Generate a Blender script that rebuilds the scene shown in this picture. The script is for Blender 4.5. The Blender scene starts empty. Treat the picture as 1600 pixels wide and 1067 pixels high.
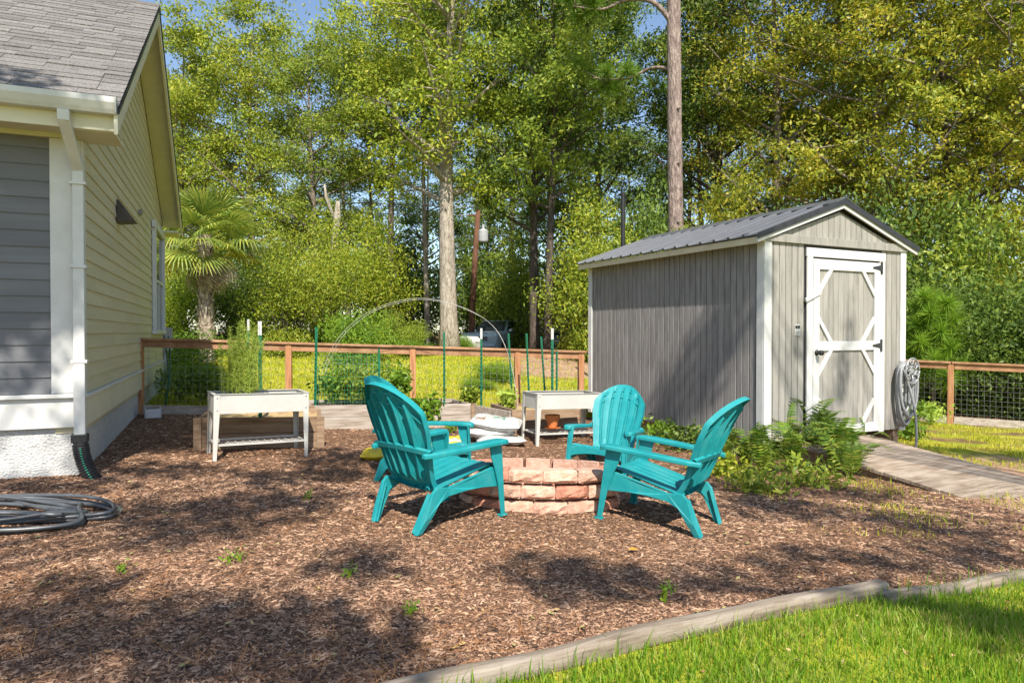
import bpy, bmesh, math, random
import numpy as np
from mathutils import Vector, Matrix, Euler

R = math.radians
rng = np.random.default_rng(11)
random.seed(11)
S = bpy.context.scene
C = S.collection

# ------------------------------------------------------------------ camera, sky, sun, exposure
EYE = 1.36
cam_d = bpy.data.cameras.new('camera'); cam = bpy.data.objects.new('camera', cam_d); C.objects.link(cam)
cam.location = (0, 0, EYE); cam.rotation_euler = (R(90 - 0.778), 0, 0)
cam_d.sensor_width = 36; cam_d.lens = 24.0; cam_d.clip_start = 0.05; cam_d.clip_end = 600
S.camera = cam
SUN_EL, SUN_AZ = 47.0, 169.5            # azimuth measured from +Y towards +X
w = bpy.data.worlds.new('World'); S.world = w; w.use_nodes = True
nt = w.node_tree; nt.nodes.clear()
sky = nt.nodes.new('ShaderNodeTexSky'); sky.sky_type = 'NISHITA'; sky.sun_disc = False
sky.sun_elevation = R(SUN_EL); sky.sun_rotation = R(SUN_AZ); sky.air_density = 1.0; sky.dust_density = 0.6; sky.ozone_density = 1.2
bg = nt.nodes.new('ShaderNodeBackground'); bg.inputs[1].default_value = 0.12
wo = nt.nodes.new('ShaderNodeOutputWorld')
nt.links.new(sky.outputs[0], bg.inputs[0]); nt.links.new(bg.outputs[0], wo.inputs[0])
sun_d = bpy.data.lights.new('sun', 'SUN'); sun = bpy.data.objects.new('sun', sun_d); C.objects.link(sun)
sun_d.energy = 4.9; sun_d.angle = R(0.55); sun_d.color = (1.0, 0.93, 0.82)
tosun = Vector((math.sin(R(SUN_AZ)) * math.cos(R(SUN_EL)), math.cos(R(SUN_AZ)) * math.cos(R(SUN_EL)), math.sin(R(SUN_EL))))
sun.rotation_euler = tosun.to_track_quat('Z', 'Y').to_euler(); sun.location = tosun * 60
S.view_settings.view_transform = 'Standard'; S.view_settings.look = 'None'
S.view_settings.gamma = 1.0; S.view_settings.use_curve_mapping = False
S.view_settings.exposure = 0.72
S.cycles.max_bounces = 6; S.cycles.diffuse_bounces = 3; S.cycles.transparent_max_bounces = 4
S.cycles.use_denoising = True

# ------------------------------------------------------------------ helpers
def sstep(a, b, x):
    t = np.clip((x - a) / (b - a), 0, 1); return t * t * (3 - 2 * t)
def _wob(x, y):
    return (np.sin(1.9 * x + .7 * y + .5) * np.cos(1.3 * y - .6 * x) * .012 + np.sin(5.1 * x - 2.2 * y) * np.sin(4.3 * y + 1.7 * x) * .006)
def tz(x, y):
    x = np.asarray(x, float); y = np.asarray(y, float)
    z = -.0336 * np.clip(x, -12, 12)
    z = z + .72 * sstep(12.5, 20, y) * (1 - .8 * sstep(4.5, 8.5, x) * (1 - sstep(17, 24, y)))
    z = z - .45 * sstep(22, 28, y) * sstep(44, 36, y) * sstep(9, 5, np.abs(x))
    z = z - .11 * np.exp(-((x - 1.2) ** 2 + (y - 7.4) ** 2) / (2 * .9 ** 2))
    z = z + .055 * np.exp(-(((x - .22) / .95) ** 2 + ((y - 5.4) / .8) ** 2))
    return z + _wob(x, y) * (1 - sstep(9, 12, y))
def T(x, y): return float(tz(x, y))
def N3(v): v = Vector(v); return v.normalized()

def mesh_np(name, V, F, smooth=False):
    me = bpy.data.meshes.new(name)
    V = np.ascontiguousarray(V, np.float32); F = np.ascontiguousarray(F, np.int32); n, k = F.shape
    me.vertices.add(len(V)); me.vertices.foreach_set('co', V.ravel())
    me.loops.add(n * k); me.loops.foreach_set('vertex_index', F.ravel())
    me.polygons.add(n); me.polygons.foreach_set('loop_start', np.arange(0, n * k, k, dtype=np.int32))
    if smooth: me.polygons.foreach_set('use_smooth', np.ones(n, bool))
    me.update(calc_edges=True)
    return me
def link(name, me, mat=None, parent=None):
    if mat is not None and not me.materials: me.materials.append(mat)
    o = bpy.data.objects.new(name, me); C.objects.link(o)
    if parent: o.parent = parent
    return o
class MB:
    def __init__(s): s.v = []; s.f = []; s.mi = []; s.cur = 0
    def add(s, V, F):
        o = len(s.v); s.v += [tuple(p) for p in V]
        for f in F: s.f.append(tuple(i + o for i in f)); s.mi.append(s.cur)
        return s
    def box(s, x0, x1, y0, y1, z0, z1):
        return s.add([(x0,y0,z0),(x1,y0,z0),(x1,y1,z0),(x0,y1,z0),(x0,y0,z1),(x1,y0,z1),(x1,y1,z1),(x0,y1,z1)],
                     [(0,3,2,1),(4,5,6,7),(0,1,5,4),(1,2,6,5),(2,3,7,6),(3,0,4,7)])
    def beam(s, p, q, w, h, up=(0,0,1), w2=None, h2=None):
        p = Vector(p); q = Vector(q); d = (q - p).normalized(); sd = d.cross(Vector(up))
        if sd.length < 1e-4: sd = d.cross(Vector((1,0,0)))
        sd.normalize(); u = sd.cross(d)
        w2 = w if w2 is None else w2; h2 = h if h2 is None else h2
        V = [p + sd*a*w/2 + u*b*h/2 for a, b in ((-1,-1),(1,-1),(1,1),(-1,1))] + [q + sd*a*w2/2 + u*b*h2/2 for a, b in ((-1,-1),(1,-1),(1,1),(-1,1))]
        return s.add(V, [(0,1,2,3),(7,6,5,4),(0,4,5,1),(1,5,6,2),(2,6,7,3),(3,7,4,0)])
    def tube(s, pts, r, n=6, cap=True):
        pts = [Vector(p) for p in pts]; m = len(pts)
        rs = [r] * m if not hasattr(r, '__len__') else list(r)
        V = []; prev = None
        for i, p in enumerate(pts):
            d = (pts[min(i+1, m-1)] - pts[max(i-1, 0)])
            d = d.normalized() if d.length > 1e-9 else Vector((0,0,1))
            a = prev if prev is not None else (Vector((0,0,1)) if abs(d.z) < .9 else Vector((1,0,0)))
            a = (a - d * a.dot(d)); a = a.normalized() if a.length > 1e-6 else d.orthogonal().normalized()
            prev = a; b = d.cross(a)
            for k in range(n):
                t = 2*math.pi*k/n; V.append(p + (a*math.cos(t) + b*math.sin(t)) * rs[i])
        F = [(i*n+k, i*n+(k+1)%n, (i+1)*n+(k+1)%n, (i+1)*n+k) for i in range(m-1) for k in range(n)]
        if cap: F += [tuple(range(n-1,-1,-1)), tuple((m-1)*n+k for k in range(n))]
        return s.add(V, F)
    def prism(s, poly, ax, a, b):
        n = len(poly)
        def P(u, v, t): return (t,u,v) if ax == 'x' else (u,t,v) if ax == 'y' else (u,v,t)
        V = [P(u,v,a) for u,v in poly] + [P(u,v,b) for u,v in poly]
        return s.add(V, [tuple(range(n-1,-1,-1)), tuple(range(n,2*n))] + [(i,(i+1)%n,n+(i+1)%n,n+i) for i in range(n)])
    def lathe(s, prof, n=16, c=(0,0,0), ax='z'):
        V = []; c = Vector(c)
        for r, h in prof:
            for k in range(n):
                t = 2*math.pi*k/n; p = (r*math.cos(t), r*math.sin(t), h)
                if ax == 'x': p = (p[2], p[0], p[1])
                if ax == 'y': p = (p[0], p[2], p[1])
                V.append(c + Vector(p))
        m = len(prof)
        return s.add(V, [(i*n+k, i*n+(k+1)%n, (i+1)*n+(k+1)%n, (i+1)*n+k) for i in range(m-1) for k in range(n)] + [tuple(range(n-1,-1,-1)), tuple((m-1)*n+k for k in range(n))])
    def grid(s, P, closed=False):
        m = len(P); n = len(P[0]); V = [p for row in P for p in row]
        F = [(i*n+j, i*n+(j+1)%n, (i+1)*n+(j+1)%n, (i+1)*n+j) for i in range(m-1) for j in range(n if closed else n-1)]
        return s.add(V, F)
    def mesh(s, name, mats, smooth=False):
        me = bpy.data.meshes.new(name); me.from_pydata(s.v, [], s.f)
        for m in (mats if isinstance(mats, (list, tuple)) else [mats]): me.materials.append(m)
        if any(s.mi): me.polygons.foreach_set('material_index', s.mi)
        bm = bmesh.new(); bm.from_mesh(me); bmesh.ops.recalc_face_normals(bm, faces=bm.faces); bm.to_mesh(me); bm.free()
        if smooth: me.polygons.foreach_set('use_smooth', [True]*len(me.polygons))
        me.update(); return me
    def build(s, name, mat, parent=None, smooth=False, bevel=0, seg=2):
        o = link(name, s.mesh(name, mat, smooth), None, parent)
        if bevel:
            b = o.modifiers.new('bevel', 'BEVEL'); b.width = bevel; b.segments = seg; b.limit_method = 'ANGLE'; b.angle_limit = R(35)
        return o
def tag(o, label=None, cat=None, group=None, kind=None):
    if label: o['label'] = label
    if cat: o['category'] = cat
    if group: o['group'] = group
    if kind: o['kind'] = kind
    return o
def thing(name, label, cat, loc=(0,0,0), rz=0, group=None):
    o = bpy.data.objects.new(name, None); C.objects.link(o); o.location = loc; o.rotation_euler = (0,0,R(rz)); o.empty_display_size = .2
    return tag(o, label, cat, group)
def copy_tree(o, parent=None):
    c = o.copy(); C.objects.link(c); c.parent = parent
    for ch in list(o.children): copy_tree(ch, c)
    return c

# ------------------------------------------------------------------ materials
def pm(name, cols, scale=8, rough=.7, bump=0, bscale=40, rnd=0, metallic=0, spec=.4, detail=5, stretch=(1,1,1), island=0, bdist=.01, lo=.3, hi=.7):
    m = bpy.data.materials.new(name); m.use_nodes = True; t = m.node_tree; L = t.links.new
    b = t.nodes['Principled BSDF']; b.inputs['Roughness'].default_value = rough; b.inputs['Metallic'].default_value = metallic
    b.inputs['Specular IOR Level'].default_value = spec
    tc = t.nodes.new('ShaderNodeTexCoord'); mp = t.nodes.new('ShaderNodeMapping'); mp.inputs['Scale'].default_value = stretch
    oi = t.nodes.new('ShaderNodeObjectInfo'); L(tc.outputs['Object'], mp.inputs['Vector'])
    ml = t.nodes.new('ShaderNodeMath'); ml.operation = 'MULTIPLY'; ml.inputs[1].default_value = 37.0; L(oi.outputs['Random'], ml.inputs[0])
    L(ml.outputs[0], mp.inputs['Location'])
    nz = t.nodes.new('ShaderNodeTexNoise'); nz.inputs['Scale'].default_value = scale; nz.inputs['Detail'].default_value = detail; nz.inputs['Roughness'].default_value = .62
    L(mp.outputs[0], nz.inputs['Vector'])
    cr = t.nodes.new('ShaderNodeValToRGB'); e = cr.color_ramp.elements
    while len(e) < len(cols): e.new(.5)
    for i, c in enumerate(cols): e[i].position = lo + (hi-lo)*i/max(1,len(cols)-1); e[i].color = (*c, 1)
    fac = nz.outputs['Fac']
    if island:
        ge = t.nodes.new('ShaderNodeNewGeometry'); mx = t.nodes.new('ShaderNodeMix'); mx.inputs[0].default_value = island
        L(nz.outputs['Fac'], mx.inputs[2]); L(ge.outputs['Random Per Island'], mx.inputs[3]); fac = mx.outputs[0]
    L(fac, cr.inputs[0]); col = cr.outputs[0]
    if rnd:
        hs = t.nodes.new('ShaderNodeHueSaturation'); mr = t.nodes.new('ShaderNodeMapRange')
        mr.inputs[3].default_value = 1-rnd; mr.inputs[4].default_value = 1+rnd
        L(oi.outputs['Random'], mr.inputs[0]); L(mr.outputs[0], hs.inputs['Value']); L(col, hs.inputs['Color']); col = hs.outputs[0]
    L(col, b.inputs['Base Color'])
    if bump:
        n2 = t.nodes.new('ShaderNodeTexNoise'); n2.inputs['Scale'].default_value = bscale; n2.inputs['Detail'].default_value = 4; L(mp.outputs[0], n2.inputs['Vector'])
        bp = t.nodes.new('ShaderNodeBump'); bp.inputs['Strength'].default_value = bump; bp.inputs['Distance'].default_value = bdist
        L(n2.outputs['Fac'], bp.inputs['Height']); L(bp.outputs[0], b.inputs['Normal'])
    return m
def leafmat(name, cols, trans=.35, nscale=.35, rough=.5, mixn=.55, rnd=.12):
    m = bpy.data.materials.new(name); m.use_nodes = True; t = m.node_tree; L = t.links.new
    b = t.nodes['Principled BSDF']; b.inputs['Roughness'].default_value = rough; b.inputs['Specular IOR Level'].default_value = .35
    ge = t.nodes.new('ShaderNodeNewGeometry'); tc = t.nodes.new('ShaderNodeTexCoord'); nz = t.nodes.new('ShaderNodeTexNoise')
    oi = t.nodes.new('ShaderNodeObjectInfo')
    nz.inputs['Scale'].default_value = nscale; nz.inputs['Detail'].default_value = 3; L(tc.outputs['Object'], nz.inputs['Vector'])
    mx = t.nodes.new('ShaderNodeMix'); mx.inputs[0].default_value = mixn
    L(ge.outputs['Random Per Island'], mx.inputs[2]); L(nz.outputs['Fac'], mx.inputs[3])
    cr = t.nodes.new('ShaderNodeValToRGB'); e = cr.color_ramp.elements
    while len(e) < len(cols): e.new(.5)
    for i, c in enumerate(cols): e[i].position = .18 + .64*i/(len(cols)-1); e[i].color = (*c, 1)
    L(mx.outputs[0], cr.inputs[0])
    hs = t.nodes.new('ShaderNodeHueSaturation'); mr = t.nodes.new('ShaderNodeMapRange'); mr.inputs[3].default_value = 1-rnd; mr.inputs[4].default_value = 1+rnd
    L(oi.outputs['Random'], mr.inputs[0]); L(mr.outputs[0], hs.inputs['Value']); L(cr.outputs[0], hs.inputs['Color'])
    L(hs.outputs[0], b.inputs['Base Color'])
    tr = t.nodes.new('ShaderNodeBsdfTranslucent'); L(hs.outputs[0], tr.inputs['Color'])
    ms = t.nodes.new('ShaderNodeMixShader'); ms.inputs[0].default_value = trans
    L(b.outputs[0], ms.inputs[1]); L(tr.outputs[0], ms.inputs[2]); L(ms.outputs[0], t.nodes['Material Output'].inputs['Surface'])
    return m
M = {}
M['teal'] = pm('teal_plastic', [(.008,.205,.225),(.012,.25,.27),(.04,.275,.285)], 7, .5, .05, 120, spec=.3)
M['white'] = pm('white_paint', [(.53,.53,.51),(.63,.63,.615)], 5, .5, .04, 60)
M['cream'] = pm('cream_paint', [(.60,.565,.43),(.67,.635,.50)], 4, .55, .04, 60)
M['yellow_siding'] = pm('yellow_siding', [(.52,.465,.31),(.60,.545,.375)], 3, .6, .15, 90, rnd=.05, stretch=(1,.3,4))
M['grey_siding'] = pm('grey_siding', [(.125,.128,.138),(.165,.168,.178)], 3, .6, .15, 90, rnd=.06, stretch=(.3,1,4))
M['stucco'] = pm('stucco', [(.46,.46,.45),(.62,.62,.60)], 14, .9, 1.0, 55, bdist=.02)
M['shingle'] = pm('shingle', [(.08,.074,.072),(.18,.168,.16),(.26,.243,.23)], 60, .9, .6, 300, rnd=.22)
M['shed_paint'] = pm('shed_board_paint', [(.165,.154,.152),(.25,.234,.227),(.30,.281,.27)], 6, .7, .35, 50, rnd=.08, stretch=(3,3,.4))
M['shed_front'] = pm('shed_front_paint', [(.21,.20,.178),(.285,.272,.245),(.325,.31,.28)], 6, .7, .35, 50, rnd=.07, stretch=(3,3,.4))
M['shed_back'] = pm('shed_groove', [(.035,.034,.034),(.05,.048,.047)], 6, .8)
M['metal_roof'] = pm('metal_roof', [(.115,.12,.13),(.155,.16,.17)], 2, .42, .05, 30, metallic=.35)
M['dark_metal'] = pm('dark_metal', [(.02,.02,.022),(.035,.035,.04)], 10, .45)
M['black'] = pm('black_plastic', [(.012,.012,.013),(.025,.025,.027)], 10, .5)
M['rawfascia'] = pm('cream_fascia', [(.55,.47,.31),(.66,.58,.42)], 4, .7, .1, 60)
M['fence'] = pm('fence_wood', [(.20,.09,.045),(.33,.175,.09),(.44,.265,.15)], 5, .8, .3, 60, rnd=.12, stretch=(1,1,1), detail=8)
M['fence_v'] = pm('fence_post_wood', [(.26,.11,.05),(.42,.20,.09),(.48,.27,.15)], 5, .8, .3, 60, rnd=.1, stretch=(6,6,.5))
M['grey_wood'] = pm('weathered_wood', [(.22,.17,.13),(.36,.31,.26),(.47,.42,.37)], 4, .85, .4, 50, rnd=.1, stretch=(.7,6,6))
M['brown_wood'] = pm('brown_board', [(.16,.10,.06),(.28,.19,.12),(.36,.26,.18)], 4, .85, .4, 50, rnd=.12, stretch=(.7,6,6))
M['timber'] = pm('timber', [(.13,.095,.065),(.26,.21,.16),(.36,.31,.255)], 6, .85, .5, 70, stretch=(.5,6,6))
M['ramp_wood'] = pm('ramp_wood', [(.16,.11,.075),(.30,.235,.175),(.42,.35,.28)], 3, .85, .4, 50, rnd=.14, stretch=(1,6,6))
M['brick'] = pm('concrete_block', [(.40,.16,.10),(.50,.22,.145),(.57,.30,.21)], 14, .92, .8, 70, rnd=.14, bdist=.012)
M['brick_b'] = pm('concrete_block_pale', [(.46,.24,.165),(.55,.33,.24),(.61,.42,.325)], 14, .92, .8, 70, rnd=.14, bdist=.012)
M['green_post'] = pm('green_post_paint', [(.006,.11,.055),(.012,.16,.08)], 10, .5)
M['wire'] = pm('wire', [(.25,.25,.24),(.34,.34,.32)], 10, .5, metallic=.5)
M['net'] = pm('green_net', [(.02,.20,.10),(.03,.26,.13)], 10, .6)
M['pvc'] = pm('pale_rod', [(.36,.36,.33),(.46,.46,.42)], 10, .5)
M['planter'] = pm('planter_paint', [(.45,.44,.405),(.53,.52,.48)], 4, .55, .03, 40)
M['soil'] = pm('soil', [(.03,.02,.015),(.07,.05,.035)], 20, .95, .8, 60)
M['straw'] = pm('straw', [(.30,.20,.09),(.50,.37,.19)], 30, .9, .5, 80, island=.7)
M['terracotta'] = pm('terracotta', [(.50,.17,.05),(.62,.24,.08)], 10, .8)
M['bag_white'] = pm('white_bag', [(.36,.36,.34),(.48,.48,.46),(.55,.55,.53)], 9, .42, .8, 11, bdist=.05)
M['bag_green'] = pm('bag_print_green', [(.06,.20,.12),(.22,.38,.28)], 18, .45)
M['bag_brown'] = pm('bag_print_brown', [(.22,.13,.08),(.34,.22,.15)], 12, .45)
M['bag_yellow'] = pm('yellow_bag', [(.62,.40,.01),(.75,.56,.03),(.45,.38,.06)], 7, .42, .4, 14, bdist=.03)
M['hose'] = pm('grey_hose', [(.055,.062,.07),(.10,.11,.12)], 12, .36, spec=.6)
M['hose_light'] = pm('light_grey_hose', [(.20,.21,.22),(.30,.31,.32)], 12, .4, spec=.5)
M['green_hose'] = pm('green_hose', [(.01,.07,.05),(.02,.11,.07)], 12, .4)
M['cast'] = pm('cast_grey', [(.25,.26,.27),(.36,.37,.38)], 12, .45, metallic=.4)
M['brass'] = pm('coupling_metal', [(.55,.52,.45),(.65,.62,.55)], 12, .35, metallic=.8)
M['bark'] = pm('bark', [(.09,.07,.055),(.22,.18,.145),(.36,.31,.26)], 5, .95, 1.0, 14, bdist=.05, stretch=(3,3,.7), detail=9)
M['bark_pale'] = pm('pale_bark', [(.16,.13,.10),(.36,.31,.25),(.50,.45,.38)], 5, .95, 1.0, 14, bdist=.05, stretch=(3,3,.7), detail=9)
M['bark_dark'] = pm('dark_bark', [(.035,.026,.02),(.09,.07,.055),(.16,.13,.11)], 5, .95, 1.0, 14, bdist=.05, stretch=(3,3,.7), detail=9)
M['bark_pine'] = pm('pine_bark', [(.10,.075,.07),(.24,.18,.16),(.40,.32,.28)], 6, .95, 1.0, 10, bdist=.06, stretch=(3,3,.8), detail=9)
M['palm_trunk'] = pm('palm_trunk_bark', [(.14,.10,.07),(.34,.27,.20),(.50,.43,.35)], 9, .95, 1.0, 20, bdist=.04)
M['pole'] = pm('pole_wood', [(.08,.036,.02),(.16,.078,.042)], 5, .9, .3, 30, stretch=(5,5,.5))
M['transformer'] = pm('transformer_paint', [(.34,.36,.38),(.42,.44,.46)], 5, .45)
M['concrete'] = pm('concrete', [(.30,.29,.27),(.42,.41,.39)], 12, .9, .5, 60)
M['green_stripe'] = pm('green_stripe', [(.02,.25,.15),(.03,.30,.18)], 5, .5)
M['leaf_yellow'] = leafmat('leaf_yellowgreen', [(.11,.18,.02),(.25,.34,.03),(.40,.44,.04),(.50,.44,.06)], trans=.42)
M['leaf_green'] = leafmat('leaf_green', [(.09,.16,.026),(.20,.29,.034),(.33,.40,.045),(.43,.44,.055)], trans=.42)
M['leaf_dark'] = leafmat('leaf_dark', [(.05,.10,.026),(.11,.19,.034),(.20,.29,.045),(.30,.36,.06)], trans=.42)
M['leaf_gold'] = leafmat('leaf_gold', [(.10,.15,.018),(.23,.29,.026),(.40,.39,.035),(.54,.40,.05)], trans=.42)
M['leaf_bright'] = leafmat('leaf_bright', [(.08,.17,.015),(.17,.30,.022),(.30,.40,.035)], nscale=2)
M['leaf_wisp'] = leafmat('leaf_wispy', [(.26,.36,.05),(.40,.52,.08),(.52,.60,.14)], nscale=2)
M['fern'] = leafmat('fern_leaf', [(.06,.13,.018),(.13,.23,.024),(.25,.32,.035),(.32,.27,.07)], nscale=1.2)
M['needle'] = leafmat('pine_needles', [(.06,.15,.02),(.15,.27,.025),(.28,.36,.045)], nscale=.8)
M['sapling'] = leafmat('sapling_needles', [(.10,.22,.015),(.20,.36,.025),(.36,.46,.05)], nscale=1.5)
M['palm_leaf'] = leafmat('palm_leaf', [(.16,.25,.05),(.32,.40,.07),(.48,.48,.09)], nscale=.6, mixn=.4, rnd=.25)
M['palm_yellow'] = leafmat('palm_leaf_yellow', [(.42,.38,.03),(.58,.48,.05)], nscale=.6)
M['palm_dead'] = leafmat('palm_leaf_dead', [(.24,.18,.12),(.42,.33,.24)], trans=.1, nscale=2)
M['grass'] = leafmat('grass_blades', [(.07,.17,.010),(.15,.30,.015),(.28,.42,.03),(.45,.38,.13)], trans=.4, nscale=1.4, mixn=.45)
M['grass_far'] = leafmat('back_lawn_blades', [(.20,.28,.016),(.38,.43,.022),(.54,.51,.04),(.56,.44,.12)], trans=.35, nscale=.5, mixn=.55)
M['mulch_chip'] = pm('mulch_chips', [(.036,.020,.013),(.155,.080,.046),(.32,.178,.105),(.53,.35,.23)], 1.6, .9, 0, island=.8, lo=.12, hi=.9)
M['pine_straw'] = pm('pine_straw', [(.20,.075,.02),(.42,.17,.05),(.52,.27,.10)], 3, .8, 0, island=.8, lo=.1, hi=.9)
# ------------------------------------------------------------------ ground
def ground_material():
    m = bpy.data.materials.new('ground_cover'); m.use_nodes = True; t = m.node_tree; L = t.links.new
    b = t.nodes['Principled BSDF']; b.inputs['Roughness'].default_value = .95; b.inputs['Specular IOR Level'].default_value = .15
    tc = t.nodes.new('ShaderNodeTexCoord')
    def ramp(scale, cols, lo, hi, detail=7):
        n = t.nodes.new('ShaderNodeTexNoise'); n.inputs['Scale'].default_value = scale; n.inputs['Detail'].default_value = detail; n.inputs['Roughness'].default_value = .65
        L(tc.outputs['Object'], n.inputs['Vector']); r = t.nodes.new('ShaderNodeValToRGB'); e = r.color_ramp.elements
        while len(e) < len(cols): e.new(.5)
        for i, c in enumerate(cols): e[i].position = lo+(hi-lo)*i/(len(cols)-1); e[i].color = (*c, 1)
        L(n.outputs['Fac'], r.inputs[0]); return r.outputs[0], n
    mul, n1 = ramp(40, [(.05,.028,.018),(.17,.095,.055),(.32,.195,.12)], .3, .72)
    lawn, _ = ramp(3.0, [(.12,.18,.014),(.28,.33,.02),(.42,.40,.04),(.46,.36,.12)], .3, .72)
    dirt, _ = ramp(5, [(.24,.14,.085),(.38,.24,.16),(.47,.33,.23)], .3, .7)
    def attr(nm):
        a = t.nodes.new('ShaderNodeAttribute'); a.attribute_name = nm; return a.outputs['Fac']
    nb = t.nodes.new('ShaderNodeTexNoise'); nb.inputs['Scale'].default_value = 2.2; nb.inputs['Detail'].default_value = 6; L(tc.outputs['Object'], nb.inputs['Vector'])
    def edge(f):
        a = t.nodes.new('ShaderNodeMath'); a.operation = 'ADD'; L(f, a.inputs[0]); L(nb.outputs['Fac'], a.inputs[1])
        r = t.nodes.new('ShaderNodeMapRange'); r.inputs[1].default_value = .85; r.inputs[2].default_value = 1.15; L(a.outputs[0], r.inputs[0]); return r.outputs[0]
    def mix(f, a, c):
        x = t.nodes.new('ShaderNodeMix'); x.data_type = 'RGBA'; L(f, x.inputs[0]); L(a, x.inputs[6]); L(c, x.inputs[7]); return x.outputs[2]
    c = mix(edge(attr('dirt')), mul, dirt); c = mix(edge(attr('lawn')), c, lawn)
    L(c, b.inputs['Base Color'])
    bp = t.nodes.new('ShaderNodeBump'); bp.inputs['Strength'].default_value = .7; bp.inputs['Distance'].default_value = .03; L(n1.outputs['Fac'], bp.inputs['Height']); L(bp.outputs[0], b.inputs['Normal'])
    return m
# the timber edging: lawn lies on its right (towards the camera), mulch on its left
TA, TB, TC_ = Vector((-1.1, 2.13, 0)), Vector((2.02, 3.70, 0)), Vector((4.2, 4.62, 0))
def side(x, y, a, b): return (b.x-a.x)*(y-a.y) - (b.y-a.y)*(x-a.x)      # >0 left of a->b
FA, FB = Vector((-5.36, 9.83, 0)), Vector((1.22, 10.93, 0))               # left fence
def lawn_w(x, y):
    """1 where lawn grows"""
    x = np.asarray(x, float); y = np.asarray(y, float)
    s1 = np.where(x < 2.02, side(x, y, TA, TB), side(x, y, TB, TC_))
    front = sstep(.05, -.05, s1 / 3.3) * (y < 9)
    fy = 9.83 + (x + 5.36) * .167
    back = sstep(.1, .5, y - fy) * sstep(4.6, 3.2, np.abs(x + 1.0) - 3.4 + np.where(x < 0, -8, 0)) * sstep(22.5, 21, y) * (1 - .85*sstep(-1.2, .8, x) * sstep(15.2, 16.6, y))
    right = .50 * sstep(0, 1.0, x - (4.9 + (8.0 - y) * .35)) * (y > 5) * sstep(13.2, 12, y)
    return np.maximum(np.maximum(front, back), right)
def dirt_w(x, y):
    x = np.asarray(x, float); y = np.asarray(y, float)
    a = sstep(0.3, 1.5, x - 3.0 - (6.5 - y) * .2) * sstep(4.0, 5.0, y) * (y < 8.8) * .8
    b = sstep(-1.5, .6, x) * sstep(15.4, 16.6, y) * (y < 24) * 1.1
    return np.maximum(a, b)
def axis(segs):
    out = []
    for a, b, n in segs: out += list(np.linspace(a, b, n, endpoint=False))
    return np.array(out + [segs[-1][1]])
gx = axis([(-150,-14,14),(-14,-6,20),(-6,6,150),(6,14,30),(14,150,14)])
gy = axis([(-40,1,14),(1,9,120),(9,24,90),(24,60,24),(60,260,14)])
GX, GY = np.meshgrid(gx, gy)
V = np.stack([GX, GY, tz(GX, GY)], -1).reshape(-1, 3)
nx, ny = len(gx), len(gy)
ii = (np.arange(ny-1)[:, None]*nx + np.arange(nx-1)[None]).ravel()
gme = mesh_np('ground', V, np.stack([ii, ii+1, ii+nx+1, ii+nx], 1), True)
lw = lawn_w(V[:, 0], V[:, 1]); lw = np.where(V[:, 1] < -5, 1, lw)
for nm, arr in (('lawn', lw), ('dirt', dirt_w(V[:, 0], V[:, 1]))):
    at = gme.attributes.new(nm, 'FLOAT', 'POINT'); at.data.foreach_set('value', np.ascontiguousarray(arr, np.float32))
ground = link('ground', gme, ground_material()); tag(ground, kind='structure')

# ------------------------------------------------------------------ house
HA = 22.7
house = thing('house', 'yellow gabled house with grey front siding and white corner trim at the left', 'house', (-3.69, 5.85, 0), HA)
def hb(name, mat, *boxes, parent=house, bevel=0):
    m = MB()
    for b in boxes: m.box(*b)
    return m.build(name, mat, parent, bevel=bevel)
RY, RZ = 3.45, 5.72          # ridge
EY0, EZ0 = -.44, 3.20        # near eave (roof top surface)
EY1, EZ1 = 8.35, 3.52        # far eave
OV = .34
hb('foundation', M['stucco'], (-3.0, -.03, .03, 8.2, -.3, .56))
fw = hb('front_wall', M['grey_siding'], (-3.0, -.01, .012, .2, .56, 3.05))
hb('skirt_board', M['white'], (-3.0, .004, -.022, .011, .55, .80), bevel=.004)
hb('sill', M['white'], (-3.0, .05, -.06, .009, .803, .838), bevel=.006)
pl = MB().prism([(.010,.0),(-.014,.0),(-.002,.150),(.010,.150)], 'x', -3.0, -.215).mesh('plank', M['grey_siding'])
z = .842; first = True
while z < 2.95:
    o = link('plank', pl, None, fw); o.location = (0, 0, z); z += .137
hb('corner_board', M['white'], (-.215, .012, -.032, .0095, .842, 2.99), (.0125, .03, -.032, .06, .842, 2.99), bevel=.004)
hb('frieze_board', M['cream'], (-3.0, .02, -.040, .008, 2.992, 3.06))
# gable wall with lap planks
def rake_y(zz):
    a = EY0 + (zz+.16-EZ0)/(RZ-EZ0)*(RY-EY0); b = EY1 - (zz+.16-EZ1)/(RZ-EZ1)*(EY1-RY); return max(.0, a), min(8.2, b)
gp = MB(); gp.prism([(.02,.5),(8.2,.5),(8.2,3.45),(RY,RZ-.14),(.02,3.30)], 'x', -.2, -.012)
gw = gp.build('gable_wall', M['yellow_siding'], house)
z = .83
while z < 5.5:
    y0, y1 = rake_y(z + .06); y0 = max(y0, .062)
    cuts = [y0] + sorted(random.uniform(y0+.3, y1-.3) for _ in range(2) if y1-y0 > 2) + [y1]
    for a, b in zip(cuts, cuts[1:]):
        if b - a < .05: continue
        ya, yb = rake_y(z+.13); ya = max(ya, .062)
        a2 = max(a, ya) if a == y0 else a; b2 = min(b, yb) if b == y1 else b
        if b2 - a2 < .03: continue
        MB().add([(-.012,a,z),(.014,a,z),(.001,a2,z+.142),(-.012,a2,z+.142),(-.012,b-.003,z),(.014,b-.003,z),(.001,b2-.003,z+.142),(-.012,b2-.003,z+.142)],
                 [(0,1,2,3),(7,6,5,4),(0,4,5,1),(1,5,6,2),(2,6,7,3),(3,7,4,0)]).build('plank', M['yellow_siding'], gw)
    z += .130
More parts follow.
